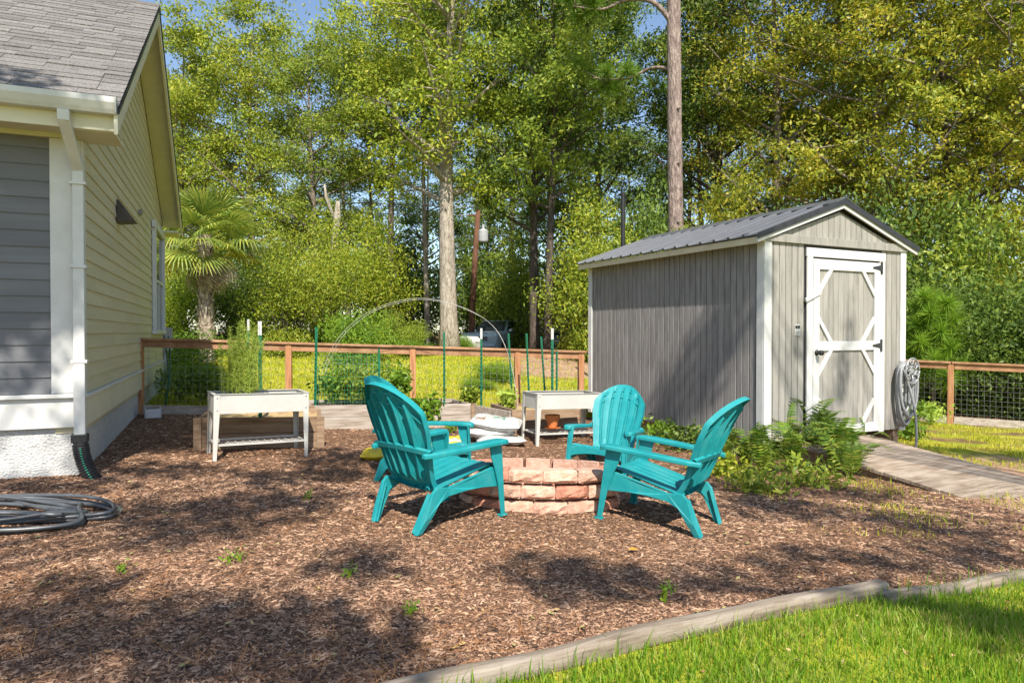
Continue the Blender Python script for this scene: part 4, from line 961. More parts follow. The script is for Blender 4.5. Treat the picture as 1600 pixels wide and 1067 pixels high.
# ------------------------------------------------------------------ trees of the wood
GR = 'trees of the wood'
for (lab, k_, pxx, D, rz, sc, zs) in (
    ('tall tree with thick pale trunk left of the utility pole', 'big', 703, 21.0, 0, 1.0, 1),
    ('tree with straight dark trunk left of the slim pale one by the shed', 'drk', 836, 22.0, 40, .92, 1),
    ('tree with slim bent pale trunk just left of the shed roof', 'thin', 857, 20.5, 0, 1.0, 1),
    ('yellow green tree rising right beside the house gable', 'yel', 285, 25.0, 60, .84, 1),
    ('broad yellow green tree above the palm', 'yel', 395, 25.5, 200, .95, 1),
    ('yellow green tree with the sky gap at its right top', 'grn', 490, 25.0, 10, .78, 1),
    ('bright tree between the sky gap and the thick pale trunk', 'high', 612, 26.0, 120, 1.0, 1),
    ('full yellow green tree right of the thick pale trunk', 'high', 800, 38.0, 300, 1.3, 1),
    ('dark green tree standing behind the bare pine limb', 'drk', 935, 27.0, 100, 1.02, 1),
    ('green tree immediately right of the pine trunk', 'drk', 1120, 23.5, 0, 1.0, 1),
    ('golden leaved tree over the left slope of the shed roof', 'gld', 1210, 21.5, 0, 1.0, 1),
    ('golden leaved tree with brown trunk behind the shed ridge', 'gld', 1372, 19.5, 150, 1.0, 1),
    ('golden leaved tree with slim dark trunk right of the shed', 'gld2', 1484, 18.5, 0, 1.0, 1),
    ('golden leaved tree at the right edge', 'gld', 1610, 18.0, 260, .95, 1),
    ('slim pale trunked tree behind the shrubs right of the palm', 'slim', 545, 28, 15, .86, 1), ('slim pale trunked tree over the left arch shoulder', 'slim', 588, 29.5, 35, .9, 1), ('slim tree just left of the thick pale trunk', 'slim', 668, 27, 55, 1.0, 1),
    ('slim tree between the two slim trunks and the shed', 'slim', 912, 27, 75, 1.0, 1), ('slim tree right of the pine trunk', 'slim', 1100, 25, 95, 1.0, 1), ('slim tree above the shed gable peak', 'slim', 1312, 24, 115, 1.0, 1), ('slim tree between the dark slim trunk and the right edge', 'slim', 1548, 21, 135, .95, 1),
    ('dark tree far behind the house gable', 'drk', 262, 37, 0, 0.72, 1),
    ('green tree with pale trunk seen above the palm', 'grn', 326, 31, 30, 0.85, 1),
    ('distant green tree behind the broad tree above the palm', 'grn', 450, 36, 90, 0.72, 1),
    ('distant green tree below the sky gap', 'drk', 545, 35, 200, 0.62, 1),
    ('distant dark tree behind the thick pale trunk', 'drk', 665, 36, 300, 0.8, 1),
    ('distant green tree behind the utility pole', 'grn', 760, 38, 20, 0.8, 1),
    ('distant dark tree behind the two slim trunks', 'drk', 860, 34, 70, 0.85, 1),
    ('distant green tree behind the black post', 'grn', 985, 36, 170, 0.8, 1),
    ('distant dark tree behind the pine trunk', 'drk', 1075, 33, 220, 0.9, 1),
    ('distant green tree above the left end of the shed roof', 'grn', 1160, 34, 330, 0.9, 1),
    ('distant dark tree above the shed roof', 'drk', 1290, 31, 15, 0.95, 1),
    ('distant green tree above the shed gable', 'grn', 1430, 30, 250, 0.95, 1),
    ('distant dark tree at the far right', 'drk', 1560, 28, 130, 0.95, 1),
    ('distant yellowish tree beyond the right frame edge', 'gld', 1690, 24, 20, 1.2, 1)):
    x, y = at(pxx, D); tree('oak_tree', lab, G[k_], x, y, rz, sc, GR, zs=zs)
# snag
sx, sy = at(522, 22.5); sn = MB(); sn.tube([(0,0,-.2),(.05,0,1.5),(-.05,0,3.0),(.12,0,4.3),(.14,0,4.75)], [.17,.15,.13,.12,.06], 8); sn.tube([(.1,0,4.0),(-.25,0,4.9),(-.3,0,5.3)], [.07,.05,.03], 6)
so = sn.build('dead_trunk', M['bark_pale'], None, smooth=True); so.location = (sx, sy, T(sx,sy)); tag(so, 'broken pale dead trunk among the shrubs right of the palm', 'dead tree')
# the pine with the bare limb
px_, py_ = at(1055, 16.5)
pine = thing('pine_tree', 'tall pine with bare scaly trunk rising behind the shed', 'tree', (px_, py_, T(px_,py_)))
m = MB(); m.tube([(0,0,-.3),(.02,0,3),(-.03,0,6),(-.06,0,9),(-.1,0,12),(0,0,16)], [.21,.185,.175,.165,.15,.06], 12); tufts = []
rr = random.Random(3)
def limb(P, r_, n_t):
    Q = catmull(P, 5); m.tube(Q, [r_*(1-.8*i/(len(Q)-1)) for i in range(len(Q))], 6, cap=False)
    for k_ in range(n_t):
        a = rr.uniform(.45, 1); p = Q[int(a*(len(Q)-1))]; d = Vector((rr.uniform(-1,1), rr.uniform(-1,1), rr.uniform(-.5,.6))).normalized()*rr.uniform(.3,.9)
        m.tube([p, p+d*.5+Vector((0,0,.05)), p+d], [.012,.009,.005], 4, cap=False)
        for q in range(3): tufts.append(tuple(p + d*(.6+.2*q) + Vector((rr.uniform(-.12,.12), rr.uniform(-.12,.12), rr.uniform(0,.15)))))
limb([(-.06,0,8.45),(-.55,-.1,8.95),(-1.2,-.15,9.0),(-1.8,-.2,8.75),(-2.5,-.25,8.8)], .075, 14)
limb([(-.08,0,9.6),(-.6,.1,10.2),(-1.4,.2,10.3),(-2.2,.2,10.2)], .07, 16)
limb([(-.05,0,7.4),(-.5,.4,7.6),(-1.1,.6,7.4),(-1.9,.8,7.5)], .05, 12)
limb([(-.08,0,10.5),(.6,.3,11.2),(1.4,.5,11.4)], .06, 14); limb([(0,0,11.5),(-.8,-.5,12.3),(-1.5,-.9,12.5)], .06, 14)
limb([(0,0,12.5),(.8,-.5,13.2),(1.5,-.8,13.4)], .05, 14); limb([(0,0,14),(-.5,.6,15),(-.9,1.0,15.4)], .05, 14); limb([(0,0,15),(.4,.2,16),(.5,.2,16.6)], .04, 14)
for z_ in (6.4, 5.1, 3.7): m.tube([(0,-.15,z_),(.05,-.24,z_+.03)], [.035,.02], 6)
m.build('trunk', M['bark_pine'], pine, smooth=True)
V, F = needles(tufts, 110, .26, .007, 4); cm = mesh_np('crown', V, F); link('crown', cm, M['needle'], pine)
# far wood closing the view
g = np.random.default_rng(5); n = 900
Cn = np.stack([g.uniform(-58, 62, n), g.uniform(44, 52, n), g.random(n)**1.0*9.5+.4], 1)
V, F = leaves(Cn, 70000, np.full(n, 1.5), .17, seed=6); fw_o = link('far_woods', mesh_np('far_woods', V, F), LD); tag(fw_o, 'mass of distant foliage closing the view behind the trees', 'woods', kind='stuff')

# ------------------------------------------------------------------ shrubs
for i, (lab, k_, pxx, D, rz, sc, zs) in enumerate((
    ('tall yellowish shrub right of the palm', 'y', 448, 17.6, 0, .82, 1.2), ('yellow green shrub around the broken dead trunk', 'y', 515, 19.5, 90, .9, 1.25), ('bright low shrub left of the arch top', 'b', 560, 17.2, 0, .8, 1.0),
    ('dark shrub behind the palm trunk', 'd', 385, 20.0, 40, 1.0, 1), ('leafy green shrub in front of the palm trunk', 'b', 285, 15.5, 0, .7, .8), ('green shrub behind the house corner', 'g', 262, 18.5, 200, 1.0, 1),
    ('low shrub left of the thick pale trunk', 'g', 625, 20.5, 10, .5, .8), ('dark shrub behind the arch top', 'd', 640, 36, 100, 1.7, 1.2), ('yellow shrub behind the arch left shoulder', 'y', 575, 22.5, 250, 1.2, 1.1),
    ('bright shrub at the foot of the utility pole', 'b', 722, 22.0, 50, .40, .8), ('dark shrub behind the parked silver car', 'd', 760, 38.0, 150, 1.7, 1.25), ('tall green shrub right of the silver car', 'g', 818, 34.0, 60, 1.7, 1.2),
    ('green shrub half covering the dark vehicle', 'g', 893, 26.0, 130, .42, .6), ('yellow shrub left of the shed roof', 'y', 935, 18.5, 30, 1.1, 1.2), ('tall shrub between the slim trunks and the shed', 'o', 905, 24.5, 0, 1.0, 1.15),
    ('dark shrub behind the black post', 'd', 1000, 21.0, 300, 1.3, 1.3), ('golden shrub over the middle of the shed roof', 'o', 1140, 16.8, 80, 1.10, 1.25), ('dark shrub peeping over the shed ridge', 'd', 1260, 18.0, 20, 1.2, 1.4),
    ('dark hedge shrub beside the shed right wall', 'd', 1452, 14.6, 0, .95, 1), ('dark hedge shrub behind the right fence post', 'd', 1510, 14.0, 130, .92, 1), ('dark hedge shrub at the right picture edge', 'd', 1585, 13.6, 240, .95, 1), ('dark hedge shrub past the right picture edge', 'd', 1680, 13.0, 60, 1, 1),
    ('tall green shrub above the right fence', 'g', 1545, 16.5, 0, 1.35, 1.25), ('tall golden shrub at the right picture edge', 'o', 1610, 16.0, 90, 1.1, 1.1), ('tall dark shrub right of the shed gable', 'd', 1440, 17.5, 200, 1.3, 1.35),
    ('yellow shrub left of the big arch on the lawn edge', 'b', 640, 18.3, 120, .5, .6), ('small shrub under the fence rail right of the arch', 'b', 778, 15.5, 30, .48, .6), ('low plant under the fence rail below the car', 'b', 745, 14.5, 80, .35, .5),
    ('leafy shrub on the lawn behind the house corner post', 'b', 300, 13.8, 210, .55, .55), ('spreading green plant on the lawn below the palm', 'b', 350, 13.4, 100, .5, .5))):
    x, y = at(pxx, D); bush(lab, k_, x, y, rz, sc, zs)
# pine sapling right of the shed
x, y = at(1458, 13.1); sp = thing('pine_sapling', 'bright green young pine right of the shed', 'tree', (x, y, T(x,y)))
m = MB(); m.tube([(0,0,-.1),(.02,0,1.2),(0,0,2.3)], [.03,.022,.008], 6); tf = []; rr = random.Random(9)
for i in range(26):
    z_ = .5+i*.065; az = i*2.4; l_ = .62*(1-.55*i/26)*rr.uniform(.7,1.15); e_ = Vector((math.cos(az)*l_, math.sin(az)*l_, z_+.18)); m.tube([(0,0,z_), tuple(e_)], [.010,.005], 4, cap=False)
    for t in (.45,.6,.75,.9,1.): tf.append((e_.x*t, e_.y*t, z_+.18*t))
tf += [(0,0,2.0),(0,0,2.15),(0,0,2.3)]
m.build('trunk', M['bark'], sp, smooth=True); V, F = needles(tf, 75, .27, .0055, 10, up=.5); link('crown', mesh_np('crown', V, F), M['sapling'], sp)

# ------------------------------------------------------------------ palm
x, y = at(322, 16.5); palm = thing('palm_tree', 'cabbage palm with fan leaves and hanging dead fronds beside the house', 'palm', (x, y, T(x,y)))
Hh = 3.05
m = MB(); m.tube([(0,0,-.2),(.02,0,.8),(-.02,.02,1.7),(0,0,Hh)], [.20,.17,.165,.16], 12)
rr = random.Random(2)
for i in range(70):      # split leaf bases
    z_ = .5+i*.031; az = i*2.399; r_ = .155; q = Vector((math.cos(az), math.sin(az), 0)); sd_ = Vector((-q.y, q.x, 0))*rr.uniform(.03,.055)
    p = q*r_+Vector((0,0,z_)); e_ = q*(r_+.09)+Vector((0,0,z_+.22)); t_ = q*(r_-.03)+Vector((0,0,z_+.05))
    m.add([tuple(p-sd_),tuple(p+sd_),tuple(e_+sd_*.4),tuple(e_-sd_*.4),tuple(t_+sd_),tuple(t_-sd_)], [(0,1,2,3),(3,2,4,5)])
m.build('trunk', M['palm_trunk'], palm)
def frond(mat, dead=False, seed=0):
    r_ = random.Random(seed); m = MB(); pl_ = .75; m.tube([(0,0,0),(pl_*.5,0,.03),(pl_,0,0)], [.016,.012,.010], 5)
    n_ = 34
    for i in range(n_):
        a = R(-118+236*i/(n_-1)); L_ = .80*(1-.25*abs(a)/2.1)*r_.uniform(.92,1.05); d = Vector((math.cos(a), math.sin(a), 0)); sd_ = Vector((-d.y, d.x, 0)); w_ = .024
        fold = .012 if i % 2 else -.012; dr = .10+.10*abs(math.sin(a)) if not dead else .28
        o_ = Vector((pl_,0,0)); pts = [o_, o_+d*L_*.5+Vector((0,0,fold+.02)), o_+d*L_*.8+Vector((0,0,-dr*.35)), o_+d*L_+Vector((0,0,-dr*r_.uniform(.8,1.6)))]
        ww = [.006, w_, w_*.6, .002]; V_ = []
        for p, q in zip(pts, ww): V_ += [p-sd_*q, p+sd_*q]
        m.add(V_, [(0,1,3,2),(2,3,5,4),(4,5,7,6)])
    return m.mesh('frond', mat)
fm = [frond(M['palm_leaf'], False, s) for s in range(3)] + [frond(M['palm_yellow'], False, 7)]; fd = frond(M['palm_dead'], True, 9)
for i in range(34):
    el = 78-i*3.4+rr.uniform(-6,6); az = i*137.5+rr.uniform(-12,12)
    o = link('frond', fm[3] if (i in (22, 27, 29, 33)) else fm[i % 3], None, palm); o.location = (0,0,Hh-.05-.006*i); o.rotation_euler = (R(rr.uniform(-20,20)), R(-el), R(az)); s = rr.uniform(.85,1.1); o.scale = (s,s,s)
for az, el in ((-62,-62),(-20,-50),(-100,-72),(-140,-66),(10,-70)):
    o = link('dead_frond', fd, None, palm); o.location = (0,0,Hh-.3); o.rotation_euler = (R(60), R(-el), R(az)); o.scale = (.8,.55,.8)

# ------------------------------------------------------------------ ferns and garden plants
def fern_frond(seed, L_=.62):
    r_ = random.Random(seed); m = MB(); n_ = 22; pts = []
    for i in range(n_+1):
        t = i/n_; pts.append(Vector((L_*(.80*t), .02*math.sin(4*t+seed), L_*(1.15*t-.85*t*t*t*.9))))
    m.tube(pts, [.0035*(1-.8*i/n_)+.0006 for i in range(n_+1)], 4, cap=False)
    for i in range(3, n_):
        t = i/n_; l_ = .115*math.sin(math.pi*min(1, t*1.02)**.75)*r_.uniform(.9,1.1)+.008; d = (pts[i+1]-pts[i-1]).normalized()
        for s in (-1, 1):
            o_ = Vector((0, s, 0)); o_ = (o_+d*.25+Vector((0,0,r_.uniform(-.22,.05)))).normalized(); e_ = pts[i]+o_*l_; mid = pts[i]+o_*l_*.45; w_ = .0105
            m.add([pts[i]-d*.004, pts[i]+d*.004, mid+d*w_, e_, mid-d*w_], [(0,1,2,3,4)])
    return m.mesh('frond', M['fern'])
fr = [fern_frond(s) for s in range(4)]
FP = [(1112,688,.95,'fern behind the back of the right chair'),(1150,695,1.05,'dense fern right of the right chair back'),(1178,712,.9,'fern in front of the shed corner trim, left one'),(1205,705,1.1,'tall fern at the shed corner trim'),(1232,716,1.0,'fern just right of the shed corner trim'),
      (1258,712,1.05,'fern below the turn latch of the door'),(1285,722,1.0,'fern left of the ramp foot, upper one'),(1310,735,.95,'fern in front of the door sill'),(1330,745,.8,'lowest fern beside the ramp edge'),(1240,738,.85,'small fern in front of the fern row'),(1195,738,.75,'small dark fern at the mulch edge'),(1085,680,.8,'fern between the two right chairs'),(1400,660,.62,'fern frond clump below the hanging hose'),(1340,708,.7,'fern arching over the ramp top'),(1060,676,.6,'low fern beside the front facing chair'),(1135,712,.6,'low fern under the right chair back'),(1165,728,.6,'low fern at the mulch edge behind the right chair')]
H_ = EYE
def gpix(pxx, pyy):
    D = EYE*1067/((pyy-519)-.0336*(pxx-800)); return D*(pxx-800)/1067, D
rr = random.Random(12)
for (a, b_, s, lab) in FP:
    x, y = gpix(a, b_)
    r = thing('fern', lab, 'fern', (x, y, T(x,y)-.02), rr.uniform(0,360), 'ferns along the shed'); r.scale = (s*1.3,s*1.3,s*1.3)
    for i in range(13):
        o = link('frond', fr[i % 4], None, r); o.rotation_euler = (R(rr.uniform(-12,12)), R(rr.uniform(-58,-4)), R(i*137.5+rr.uniform(-20,20))); q = rr.uniform(.6,1.1); o.scale = (q,q,q)
def leafy(label, x, y, z, h, w_, n, ls, mat, seed, cat='plant', group=None, nst=7, asp=.45):
    r = thing('leafy_plant', label, cat, (x, y, z), 0, group); rr_ = random.Random(seed); m = MB(); cl = []
    for i in range(nst):
        az = i*2.4; rad = w_*rr_.uniform(.2,1); e_ = Vector((math.cos(az)*rad, math.sin(az)*rad, h*rr_.uniform(.6,1))); mid = Vector((e_.x*.3, e_.y*.3, e_.z*.55)); m.tube([(0,0,-.03), mid, e_], [.006,.005,.002], 4, cap=False)
        for t in (.2,.5,.8,1.): cl.append(tuple(mid.lerp(e_, t)))
    m.build('stem', mat, r); V, F = leaves(cl, n, np.full(len(cl), w_*.38+.02), ls, asp, .9, .7, seed); link('foliage', mesh_np('foliage', V, F), mat, r); return r
LB = M['leaf_bright']
x, y = at(622, 9.6); leafy('bushy pepper plant in front of the fence post', x, y, .3, .52, .17, 420, .055, LB, 1)
x, y = at(655, 8.6); leafy('basil like plant between the yellow bags and the raised bed', x, y, T(x,y), .52, .22, 620, .050, LB, 2)
x, y = at(705, 9.1); leafy('tiny green seedling at the foot of the raised bed', x, y, T(x,y), .14, .07, 70, .03, LB, 3)
for i, (a, D, h, w_, lab) in enumerate(((520,9.7,.45,.22,'vine behind the netting at its left'),(550,9.75,.5,.25,'vine behind the middle of the netting'),(578,9.8,.4,.2,'vine behind the netting at its right'),(545,12.5,.8,.5,'dark leafy plant beyond the fence behind the netting'),(600,12.8,.6,.4,'leafy plant beyond the fence right of the netting'),
        (735,10.2,.22,.12,'small plant in the raised bed under the tall green stake'),(795,9.9,.4,.12,'pale upright weed at the slanting board'),(880,9.9,.25,.15,'low weeds in the bed behind the right planter'),(280,11.0,.45,.4,'dark leafy plant behind the house end of the fence'),(320,11.2,.4,.4,'dark creeping plant behind the left fence panel'))):
    x, y = at(a, D); leafy(lab, x, y, T(x,y)+(.24 if 8.9 < D < 10.4 and a < 760 else .1), h, w_, int(260+900*w_), .045, [LB, LG, M['leaf_yellow'], LB, LB, LG, M['leaf_wisp'], LB, LD, LD][i], 30+i)
for i, (a, b_, h, w_, lab) in enumerate(((1385,678,.42,.2,'bright weed at the shed door jamb'),(1405,672,.38,.22,'bright leafy weed under the hanging hose'),(1428,668,.42,.25,'bright weed right of the shed corner'),(1455,664,.35,.25,'trailing weed below the corner fence'),(1420,690,.2,.22,'low spreading weed beside the ramp'),
        (1030,690,.22,.25,'weeds between the front facing chair and the shed'),(1070,700,.2,.3,'low weeds along the shed wall'),(1130,735,.16,.28,'low yellow weeds behind the right chair'),(1270,755,.14,.3,'low weeds at the front of the ferns'),(1180,765,.08,.3,'flat weeds at the edge of the mulch'))):
    x, y = gpix(a, b_); leafy(lab, x, y, T(x,y), h, w_, int(300+500*w_), .036, [LB, M['leaf_wisp'], LB, M['leaf_wisp'], LB, LB, LD, M['leaf_yellow'], LG, LG][i], 60+i, 'weed', nst=9)
# tall feathery plant in the left planter
tp = thing('feathery_plant', 'tall feathery light green plant growing in the left planter table', 'plant', (-2.78, 6.98, .70)); m = MB(); cs = []; rr = random.Random(5)
for i in range(34):
    bx_, by_ = rr.uniform(-.16,.16), rr.uniform(-.10,.10); h = rr.uniform(.45,.80); dx, dy = rr.uniform(-.11,.11), rr.uniform(-.08,.08)
    m.tube([(bx_,by_,-.05),(bx_+dx*.4,by_+dy*.4,h*.5),(bx_+dx,by_+dy,h)], [.0035,.003,.0015], 4, cap=False)
    for k_ in range(36):
        t = .10+.9*k_/36; cs.append((bx_+dx*t+rr.uniform(-.012,.012), by_+dy*t+rr.uniform(-.012,.012), h*t))
m.build('stem', M['leaf_wisp'], tp); V, F = needles(cs, 9, .045, .0020, 3, up=.6); link('foliage', mesh_np('foliage', V, F), M['leaf_wisp'], tp)

# ------------------------------------------------------------------ vehicles, pole, wires
def car(label, x, y, rz, paint, z=None):
    r = thing('parked_car', label, 'car', (x, y, T(x,y) if z is None else z), rz)
    W2 = .92; prof = [(-2.2,.32),(-2.25,.75),(-2.15,1.02),(-.9,1.10),(2.15,1.12),(2.25,.85),(2.22,.35)]      # -x is the nose
    def sect(xx, inset): return xx
    m = MB(); rows = []
    for yy, ins in ((-W2,.10),(-W2+.06,.02),(-.4,0),(.4,0),(W2-.06,.02),(W2,.10)):
        rows.append([(px2*(1-ins*.25), yy, .32+(pz-.32)*(1-ins*.4)) for px2, pz in prof])
    m.grid(rows, closed=True); n_ = len(prof); m.f.append(tuple(range(n_))); m.mi.append(0); q = len(m.v)-n_; m.f.append(tuple(q+n_-1-i for i in range(n_))); m.mi.append(0)
    m.build('body', paint, r, bevel=.04, seg=3)
    cab = MB(); cab.add([(-.95,-.84,1.09),(-.95,.84,1.09),(2.1,.84,1.10),(2.1,-.84,1.10),(-.25,-.66,1.64),(-.25,.66,1.64),(1.75,.66,1.66),(1.75,-.66,1.66)], [(0,3,2,1),(4,5,6,7),(0,1,5,4),(1,2,6,5),(2,3,7,6),(3,0,4,7)])
    cab.build('cabin', paint, r, bevel=.05, seg=3)
    MB().add([(-.93,-.76,1.125),(-.93,.76,1.125),(-.31,.61,1.60),(-.31,-.61,1.60),(-.955,-.76,1.135),(-.955,.76,1.135),(-.335,.61,1.61),(-.335,-.61,1.61)], [(0,1,2,3),(7,6,5,4),(0,4,5,1),(1,5,6,2),(2,6,7,3),(3,7,4,0)]).build('windscreen', M['glass'], r)
    for s in (-1, 1):
        MB().add([(-.72,.835*s,1.14),(1.95,.835*s,1.15),(1.65,.685*s,1.58),(-.2,.685*s,1.58),(-.72,.855*s,1.14),(1.95,.855*s,1.15),(1.65,.705*s,1.58),(-.2,.705*s,1.58)], [(0,1,2,3),(7,6,5,4),(0,4,5,1),(1,5,6,2),(2,6,7,3),(3,7,4,0)]).build('side_window', M['glass'], r)
        MB().add([(-2.23,.50*s,.80),(-2.23,.86*s,.83),(-2.0,.91*s,.92),(-2.0,.55*s,.97),(-2.27,.50*s,.80),(-2.26,.86*s,.83),(-2.05,.93*s,.93),(-2.06,.55*s,.99)], [(0,1,2,3),(7,6,5,4),(0,4,5,1),(1,5,6,2),(2,6,7,3),(3,7,4,0)]).build('headlight', M['white'], r)
        MB().box(-.75,-.6,min(.9*s,1.08*s),max(.9*s,1.08*s),1.10,1.23).build('mirror', paint, r, bevel=.03)
        for xx in (-1.35, 1.4):
            wh = MB().lathe([(.2,-.11),(.34,-.10),(.34,.10),(.2,.11)], 20, (xx, .82*s, .34), 'y').build('wheel', M['black'], r); MB().lathe([(.19,-.115),(.05,-.12),(.05,.12),(.19,.115)], 12, (xx, .82*s, .34), 'y').build('rim', M['cast'], wh)
    MB().box(-2.275,-2.23,-.45,.45,.66,.86).build('grille', M['black'], r, bevel=.02)
    for k_ in range(3): MB().box(-2.285,-2.277,-.43,.43,.69+k_*.06,.71+k_*.06).build('grille_bar', M['cast'], r)
    MB().box(-2.30,-2.2,-.85,.85,.36,.56).build('bumper', paint, r, bevel=.05)
    return r
silver = pm('silver_blue_paint', [(.50,.62,.72),(.55,.67,.76)], 3, .25, metallic=.1, spec=.6); navy = pm('dark_paint', [(.008,.010,.016),(.014,.018,.03)], 3, .25, spec=.6)
x, y = at(776, 32); car('silver blue car parked nose first beyond the fence', x, y+2.0, 68, silver)
x, y = at(884, 29); car('dark vehicle half hidden by leaves left of the shed', x+.6, y+1.8, 70, navy)
x, y = at(733, 24); dr = thing('drum', 'white rounded drum half hidden in leaves left of the silver car', 'drum', (x, y, T(x,y)+.28)); dr.rotation_euler = (0,0,R(25))
MB().lathe([(.05,-.42),(.2,-.40),(.28,-.3),(.29,0),(.28,.3),(.2,.40),(.05,.42)], 18, ax='x').build('tank', M['white'], dr, smooth=True)
MB().lathe([(.295,-.2),(.30,-.18),(.30,-.14),(.295,-.12)], 18, ax='x').build('band', M['cast'], dr); MB().box(-.3,.3,-.18,.18,-.29,-.25).build('foot', M['cast'], dr)
x, y = at(740, 33); pole = thing('utility_pole', 'leaning brown utility pole with grey transformer', 'utility pole', (x, y, T(x,y)-.2)); TZ = 7.1
m = MB(); m.tube([(-.15,0,0),(.0,0,3.5),(.22,0,TZ)], [.16,.145,.12], 10); m.build('shaft', M['pole'], pole, smooth=True)
MB().lathe([(.05,0),(.22,.02),(.24,.08),(.24,.55),(.2,.6),(.07,.66),(.06,.85),(.02,.87)], 14, (.47,-.05,5.55)).build('transformer', M['transformer'], pole)
MB().beam((-.25,0,TZ-.25),(.75,0,TZ-.25),.08,.08).build('crossarm', M['pole'], pole)
def wire(label, A, B_, sag, r_=.02):
    P = [Vector(A).lerp(Vector(B_), t)-Vector((0,0,sag*4*t*(1-t))) for t in np.linspace(0,1,25)]; tag(MB().tube(P, r_, 4).build('power_line', M['pvc'], None, smooth=True), label, 'wire', 'overhead wires')
wire('topmost overhead wire running left from the utility pole', (x+.1,y,T(x,y)+TZ-.05), (-16,17.5,5.35), .1); wire('second overhead wire just under the topmost one', (x-.2,y,T(x,y)+TZ-.45), (-16,17.8,4.95), .1)
wire('overhead wire from the pole passing behind the shed', (x+.2,y,T(x,y)+TZ-.4), (36,40,8.0), .6); wire('low slack cable running left from the pole', (x,y,T(x,y)+4.1), (-16,18,3.2), .15, .012)
x, y = at(973, 14); bp_ = thing('black_post', 'slim black post standing behind the shed roof', 'post', (x, y, T(x,y))); MB().tube([(0,0,-.2),(0,0,4.15)], [.045,.045], 10).build('shaft', M['black'], bp_); MB().lathe([(.055,4.15),(.055,4.2),(.02,4.23)], 10).build('cap', M['black'], bp_)

# ------------------------------------------------------------------ mulch chips, pine straw, grass
g = np.random.default_rng(77)
def in_mulch(x, y): return (lawn_w(x, y) < .35) & (y < 10.5)
def inside_house(x, y):
    a = R(HA); dx, dy = x+3.75, y-5.85; lx = dx*math.cos(a)+dy*math.sin(a); ly = -dx*math.sin(a)+dy*math.cos(a); return (lx < .0) & (ly > .02)
def inside_shed(x, y):
    a = R(SA); dx, dy = x-2.835, y-7.68; lx = dx*math.cos(a)+dy*math.sin(a); ly = -dx*math.sin(a)+dy*math.cos(a); return (lx > -.02) & (lx < SW) & (ly > -.0) & (ly < SL)
def in_pit(x, y): return ((x-.222)/.62)**2+((y-5.46)/.455)**2 < 1
def sample(n):
    D = 2.0*np.exp(g.random(n)*math.log(10.3/2.0)*1.0); u = g.uniform(-.80, .80, n); return D*u, D
xs, ys = sample(300000); ok = in_mulch(xs, ys) & ~inside_house(xs, ys) & ~inside_shed(xs, ys) & ~in_pit(xs, ys) & (xs < 5.2); 
ok &= g.random(len(xs)) < np.where(dirt_w(xs, ys) > .5, .25, 1)*np.where(ys > 6, .5, 1)
xs, ys = xs[ok], ys[ok]; n = len(xs)
L_ = np.minimum(g.gamma(1.7, .0058, n), .028)+.0035; L_ *= np.where(ys > 5, 1.2, .85); W_ = L_*g.uniform(.10,.34,n); Hc = W_*g.uniform(.25,.6,n); az = g.uniform(0, math.pi*2, n); pt = g.normal(0, .16, n); rl_ = g.normal(0, .22, n)
dx = np.stack([np.cos(az)*np.cos(pt), np.sin(az)*np.cos(pt), np.sin(pt)], 1); dy = np.stack([-np.sin(az)*np.cos(rl_), np.cos(az)*np.cos(rl_), np.sin(rl_)], 1); dz = np.cross(dx, dy)
c = np.stack([xs, ys, tz(xs, ys)+Hc*.35+.002], 1); a = dx*L_[:, None]; b = dy*W_[:, None]; h_ = dz*Hc[:, None]
V = np.stack([c-a-b*.7-h_, c+a*.9-b-h_, c+a+b*.8-h_, c-a*.9+b-h_, c-a*.8+h_*.8, c+a*.85+h_], 1).reshape(-1, 3)
o = (np.arange(n)*6)[:, None]
F = np.concatenate([o+np.array([[0,1,5,4]]), o+np.array([[3,4,5,2]]), o+np.array([[0,4,3,3]]), o+np.array([[1,2,5,5]])])
F3 = np.concatenate([o+np.array(t)[None] for t in ([0,1,5],[0,5,4],[3,4,5],[3,5,2],[0,4,3],[1,2,5])])
mc = link('mulch_chips', mesh_np('mulch_chips', V, F3), M['mulch_chip']); tag(mc, 'brown wood mulch chips covering the yard', 'mulch', kind='stuff')
xs, ys = sample(9000); ok = in_mulch(xs, ys) & ~inside_house(xs, ys) & ~inside_shed(xs, ys) & ~in_pit(xs, ys); ok &= (np.sin(xs*2.1+ys)*np.cos(ys*2.3-xs)+g.normal(0,.5,len(xs))) > .25
xs, ys = xs[ok], ys[ok]; n = len(xs); az = g.uniform(0, 6.28, n); l_ = g.uniform(.04,.10,n); z_ = tz(xs,ys)+.012+g.random(n)*.012
d = np.stack([np.cos(az)*l_, np.sin(az)*l_, g.normal(0,.006,n)], 1); s = np.stack([-np.sin(az), np.cos(az), 0*az], 1)*.0013; c = np.stack([xs,ys,z_],1); k_ = s*g.normal(0,6,n)[:,None]
V = np.stack([c-d-s, c-d+s, c+k_+s, c+k_-s, c+d+s*.5, c+d-s*.5], 1).reshape(-1,3); o = (np.arange(n)*6)[:,None]
F = np.concatenate([o+np.array([[0,1,2,3]]), o+np.array([[3,2,4,5]])]); tag(link('pine_straw', mesh_np('pine_straw', V, F), M['pine_straw']), 'scattered orange pine needles lying on the mulch', 'pine needles', kind='stuff')
